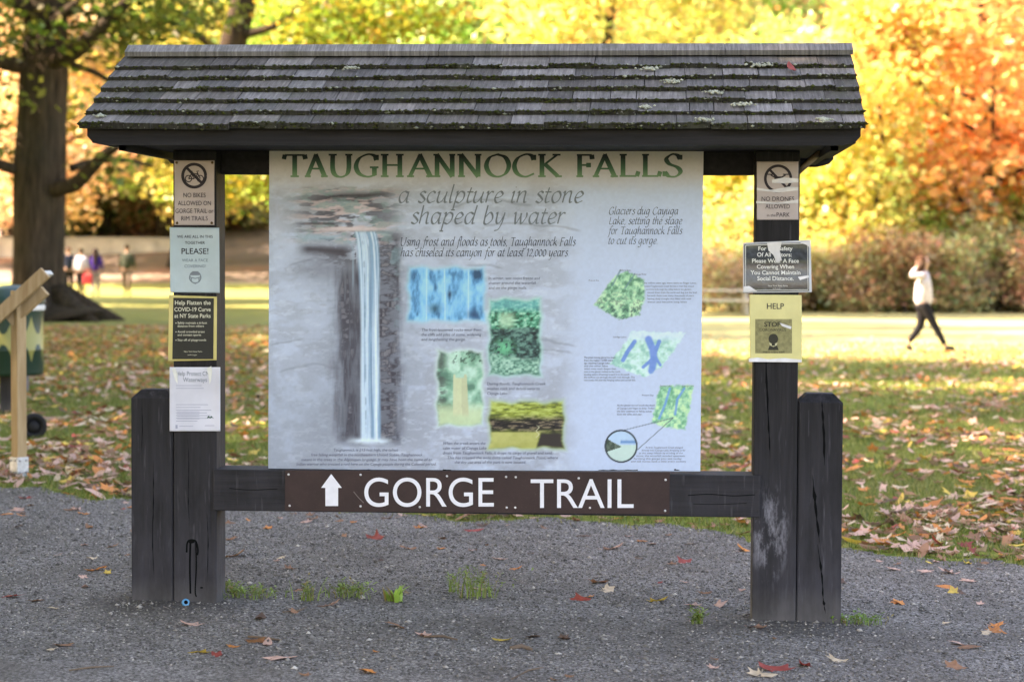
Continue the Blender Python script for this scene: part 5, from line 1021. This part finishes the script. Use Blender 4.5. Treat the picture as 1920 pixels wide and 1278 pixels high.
# black wheel leaning on the lawn
wp = on_g(63, 824); S5 = 1/(FPX/((wp-CAM)@FWD)); wh = empty('spare_wheel', (wp[0], wp[1], wp[2])); meta(wh, 'black round wheel standing on the lawn half hidden by the pine post', 'wheel'); R = 25*S5
m = MB(); m.lathe([(R*.55, -.03), (R*.92, -.035), (R, -.02), (R, .02), (R*.92, .035), (R*.55, .03), (R*.55, -.03)], 28); ty = m.build('tyre', plain('rubber', (.009, .009, .009), .7), wh); ty.rotation_euler = (radians(82), 0, radians(20)); ty.location = (0, 0, R)
m = MB(); m.lathe([(0, -.02), (R*.55, -.02), (R*.55, .02), (0, .02)], 24); rm = m.build('rim', plain('rim_black', (.008, .008, .009), .6), wh); rm.rotation_euler = ty.rotation_euler; rm.location = ty.location
# grey tabletop behind the lectern
tp = on_g(8, 745); S6 = 1/(FPX/((tp-CAM)@FWD)); tab = empty('park_table', (tp[0]-.5, tp[1], tp[2])); meta(tab, 'pale weathered plank table behind the slanted pine lectern', 'table'); zt = (745-563)*S6; M_GREYW = wood_dark('weathered_plank', (2, 20, 20), False, 6.)
m = MB()
for k in range(5): m.box(-.7, .72, -.02+k*.16, .13+k*.16, zt-.04, zt, None, .004)
m.build('tabletop', M_GREYW, tab)
for x in (-.5, .5):
    for y in (.1, .65): m = MB(); m.box(x-.05, x+.05, y-.05, y+.05, -.03, zt-.042); m.build('leg', M_GREYW, tab)
# picnic table in the sun
pp_ = at_d(1352, 62); pt = empty('picnic_table', tuple(pp_), radians(4)); meta(pt, 'pale sunlit picnic table seen between the panel and the notices', 'picnic table'); M_PIC = plain('picnic_plank', (.55, .5, .42), .7, .3, .2, 8)
m = MB(); 
for k in range(5): m.box(-.95, .95, -.36+k*.145, -.225+k*.145, .7, .745)
m.build('tabletop', M_PIC, pt)
for s in (-1, 1):
    m = MB(); m.box(-.95, .95, s*.72-.14, s*.72-.01, .42, .46); m.box(-.95, .95, s*.72+.01, s*.72+.14, .42, .46); m.build('bench', M_PIC, pt)
for x in (-.7, .7):
    m = MB()
    for s in (-1, 1): m.tube([(x, s*.7, -.03), (x, s*.22, .7)], [.05, .05], 4)
    m.box(x-.02, x+.02, -.8, .8, .37, .418); m.build('leg_frame', M_PIC, pt)
# low pale wall far behind the walkers
w0, w1_ = at_d(-200, 105), at_d(520, 107); m = MB(); d = (w1_-w0)[:2]; L = np.hypot(*d); A_ = math.atan2(d[1], d[0]); wl = empty('parapet_wall', tuple(w0), A_); meta(wl, 'long low pale wall far behind the walking group', 'wall')
M_CONC = plain('pale_concrete', (.68, .66, .64), .85, .2, .25, 1.5); m.box(0, L*.78, 0, .35, -.8, 1.05); m.build('wall_body', M_CONC, wl); m = MB(); m.box(-.05, L*.78+.05, -.06, .41, 1.052, 1.2); m.build('coping', plain('coping', (.55, .54, .52), .8), wl)

# ------------------------------------------------------------------ people
def skin(name, chains, mat, parent, sub=1):
    """one mesh grown from chains of joints; chain = list of (x,y,z,r), or a branching dict(v, e)"""
    bmA = bmesh.new()
    for ch in chains:
        vs, es = (ch['v'], ch['e']) if isinstance(ch, dict) else (ch, [(i, i+1) for i in range(len(ch)-1)])
        me = bpy.data.meshes.new('sk'); me.from_pydata([v[:3] for v in vs], es, []); o = bpy.data.objects.new('sk', me); COL.objects.link(o); md = o.modifiers.new('s', 'SKIN'); md.use_smooth_shade = True; ms = o.modifiers.new('u', 'SUBSURF'); ms.levels = sub; ms.render_levels = sub
        for v, sv in zip(vs, me.skin_vertices[0].data): sv.radius = (v[3], v[4] if len(v) > 4 else v[3])
        me.skin_vertices[0].data[0].use_root = True
        dg = bpy.context.evaluated_depsgraph_get(); dg.update(); ev = bpy.data.meshes.new_from_object(o.evaluated_get(dg)); bmA.from_mesh(ev); bpy.data.objects.remove(o); bpy.data.meshes.remove(me); bpy.data.meshes.remove(ev)
    me = bpy.data.meshes.new(name); bmA.to_mesh(me); bmA.free(); me.polygons.foreach_set('use_smooth', [True]*len(me.polygons)); return link(name, me, mat, parent)
M_SKIN = plain('skin', (.36, .21, .15), .5, .4, .06); M_EYE = plain('eye', (.03, .025, .02), .2)
def person(lab, loc, rz, H, top, bottom, hair, shoe, legs, arms, hairlen, topz=.82, topr=.17, name='person'):
    k = H/1.7; r = empty(name, tuple(loc), rz, k); meta(r, lab, 'person')
    v = [(0, 0, .92, .12), (0, 0, 1.08, .115), (.01, 0, 1.3, .125), (0, 0, 1.42, .07), (.01, 0, 1.49, .05), (.025, 0, 1.56, .075), (.02, 0, 1.63, .088), (.0, 0, 1.69, .06)]; e = [(i, i+1) for i in range(7)]
    fing = []
    for s, (kn, an, to) in zip((-1, 1), legs):
        n = len(v); v += [(0, s*.09, .86, .09), (*kn, .055), (*an, .036), (*to, .03)]; e += [(0, n), (n, n+1), (n+1, n+2), (n+2, n+3)]
    for s, (el, ha) in zip((-1, 1), arms):
        n = len(v); el = Vector(el); ha = Vector(ha); d = (ha-el).normalized(); pm = ha+d*.05; v += [(0, s*.17, 1.39, .06), (*el, .042), (*ha, .028), (*pm, .034)]; e += [(2, n), (n, n+1), (n+1, n+2), (n+2, n+3)]
        sd = d.cross(Vector((0, 1, .2))).normalized(); nrm = sd.cross(d)
        for q in range(4):
            b0 = pm+sd*(q-1.5)*.02; l = (.068, .08, .074, .058)[q]; fing.append([(*b0, .009), (*(b0+d*l*.55), .0085), (*(b0+d*l+nrm*s*.018), .007)])
        b0 = ha+d*.02+sd*.03; fing.append([(*b0, .011), (*(b0+sd*.03+d*.025), .009), (*(b0+sd*.035+d*.055), .008)])
    ears = [[(.015, s*.078, 1.6, .012), (.01, s*.09, 1.635, .016)] for s in (-1, 1)]; nose = [[(.095, 0, 1.63, .012), (.125, 0, 1.6, .014)], [(.085, -.02, 1.565, .01), (.098, 0, 1.563, .011), (.085, .02, 1.565, .01)]]
    skin('body', [dict(v=v, e=e)]+fing+ears+nose, M_SKIN, r)
    m = MB()
    for s in (-1, 1): m.tube([(.088, s*.034, 1.632), (.104, s*.034, 1.632)], [.012, .006], 8)
    m.build('eye', M_EYE, r)
    tv = [(0, 0, topz, topr*.95), (0, 0, 1.08, topr*.92), (.01, 0, 1.3, topr*.95), (0, 0, 1.43, .085)]; te = [(0, 1), (1, 2), (2, 3)]
    for s, (el, ha) in zip((-1, 1), arms): n = len(tv); tv += [(0, s*.18, 1.38, .075), (*el, .06), (*(Vector(el).lerp(Vector(ha), .92)), .045)]; te += [(2, n), (n, n+1), (n+1, n+2)]
    skin('top', [dict(v=tv, e=te)], top, r)
    bv = [(0, 0, .95, .135)]; be = []
    for s, (kn, an, to) in zip((-1, 1), legs): n = len(bv); an2 = Vector(kn).lerp(Vector(an), .93); bv += [(0, s*.09, .84, .115), (*kn, .076), (*an2, .053)]; be += [(0, n), (n, n+1), (n+1, n+2)]
    skin('trousers', [dict(v=bv, e=be)], bottom, r)
    for kn, an, to in legs: a = Vector(an); t_ = Vector(to); skin('shoe', [[(*(a+Vector((-.03, 0, -.03))), .045), (*(a.lerp(t_, .5)), .045), (*(t_+(t_-a).normalized()*.05), .036)]], shoe, r)
    hw = .016*bool(hairlen); hc = [(.02, 0, 1.70, .08+hw), (-.03, 0, 1.66, .094+hw), (-.055, 0, 1.58, .085+hw*1.5)]
    if hairlen: hc += [(-.08, 0, 1.45, .115), (-.11, 0, 1.45-hairlen, .06)]
    skin('hair', [hc], hair, r); return r
F_ = lambda n, c: plain(n, c, .85, .1, .12, 14)
# walking woman in the field
wp = on_g(1730, 661); w_ = person('woman in a loose white sweater and black leggings striding across the bright field', wp, 0, 1.62, F_('white_knit', (.46, .43, .46)), F_('black_leggings', (.012, .012, .015)), F_('brown_hair', (.06, .03, .018)), F_('dark_shoe', (.03, .028, .028)),
    (((.19, -.08, .5), (.4, -.08, .11), (.52, -.08, .08)), ((-.03, .08, .47), (-.26, .08, .15), (-.19, .08, .04))), (((-.26, -.2, 1.36), (-.13, -.15, 1.53)), ((.06, .22, 1.16), (.17, .16, .98))), .2, .76, .2)
up = lambda dx: (((.12*dx, -.09, .48), (.02*dx, -.09, .09), (.13+.02*dx, -.09, .03)), ((-.02*dx, .09, .47), (-.2*dx, .09, .12), (-.1*dx, .09, .04)))
dn = (((-.06, -.24, 1.14), (.04, -.25, .92)), ((.06, .24, 1.14), (.1, .24, .92)))
AW = radians(98)
for px, py, H, lab, tp_, bt_, hr, hl, tr, dx in ((129, 552, 1.72, 'walker in dark blue top half hidden by the huge trunk', (.018, .026, .05), (.012, .012, .014), (.1, .05, .04), 0, .17, 1), (152, 558, 1.68, 'walker in white top and black trousers beside the red bag', (.55, .55, .66), (.014, .012, .014), (.02, .016, .014), 0, .19, -1), (179, 557, 1.68, 'walker with long dark hair, purple jacket and pale trousers', (.05, .025, .2), (.24, .22, .26), (.03, .02, .018), .38, .18, 1), (238, 557, 1.8, 'man in grey green jacket and tan trousers walking apart from the group', (.045, .055, .04), (.18, .135, .11), (.025, .018, .014), 0, .2, -1)):
    p = at_d(px, 76+(px == 129)*2); n_ = lab.split()[3]+str(px); person(lab, p, AW+.1*dx, H, F_('top'+n_, tp_), F_('leg'+n_, bt_), F_('hair'+n_, hr), F_('shoe'+n_, (.05, .045, .04)), up(dx), dn, hl, .86, tr)
p = at_d(164, 75.6); b_ = empty('bag', (p[0], p[1], p[2]+.42)); meta(b_, 'red bag carried between the white topped walker and the purple one', 'bag'); M_RED = plain('red_cloth', (.5, .04, .05), .7)
m = MB(); m.box(-.17, .17, -.08, .08, 0, .36, None, .05); m.build('bag_body', M_RED, b_); m = MB(); m.tube(catmull([(-.09, 0, .35), (-.06, 0, .5), (.06, 0, .5), (.09, 0, .35)], 5), [.014]*16, 6); m.build('handle', M_RED, b_)
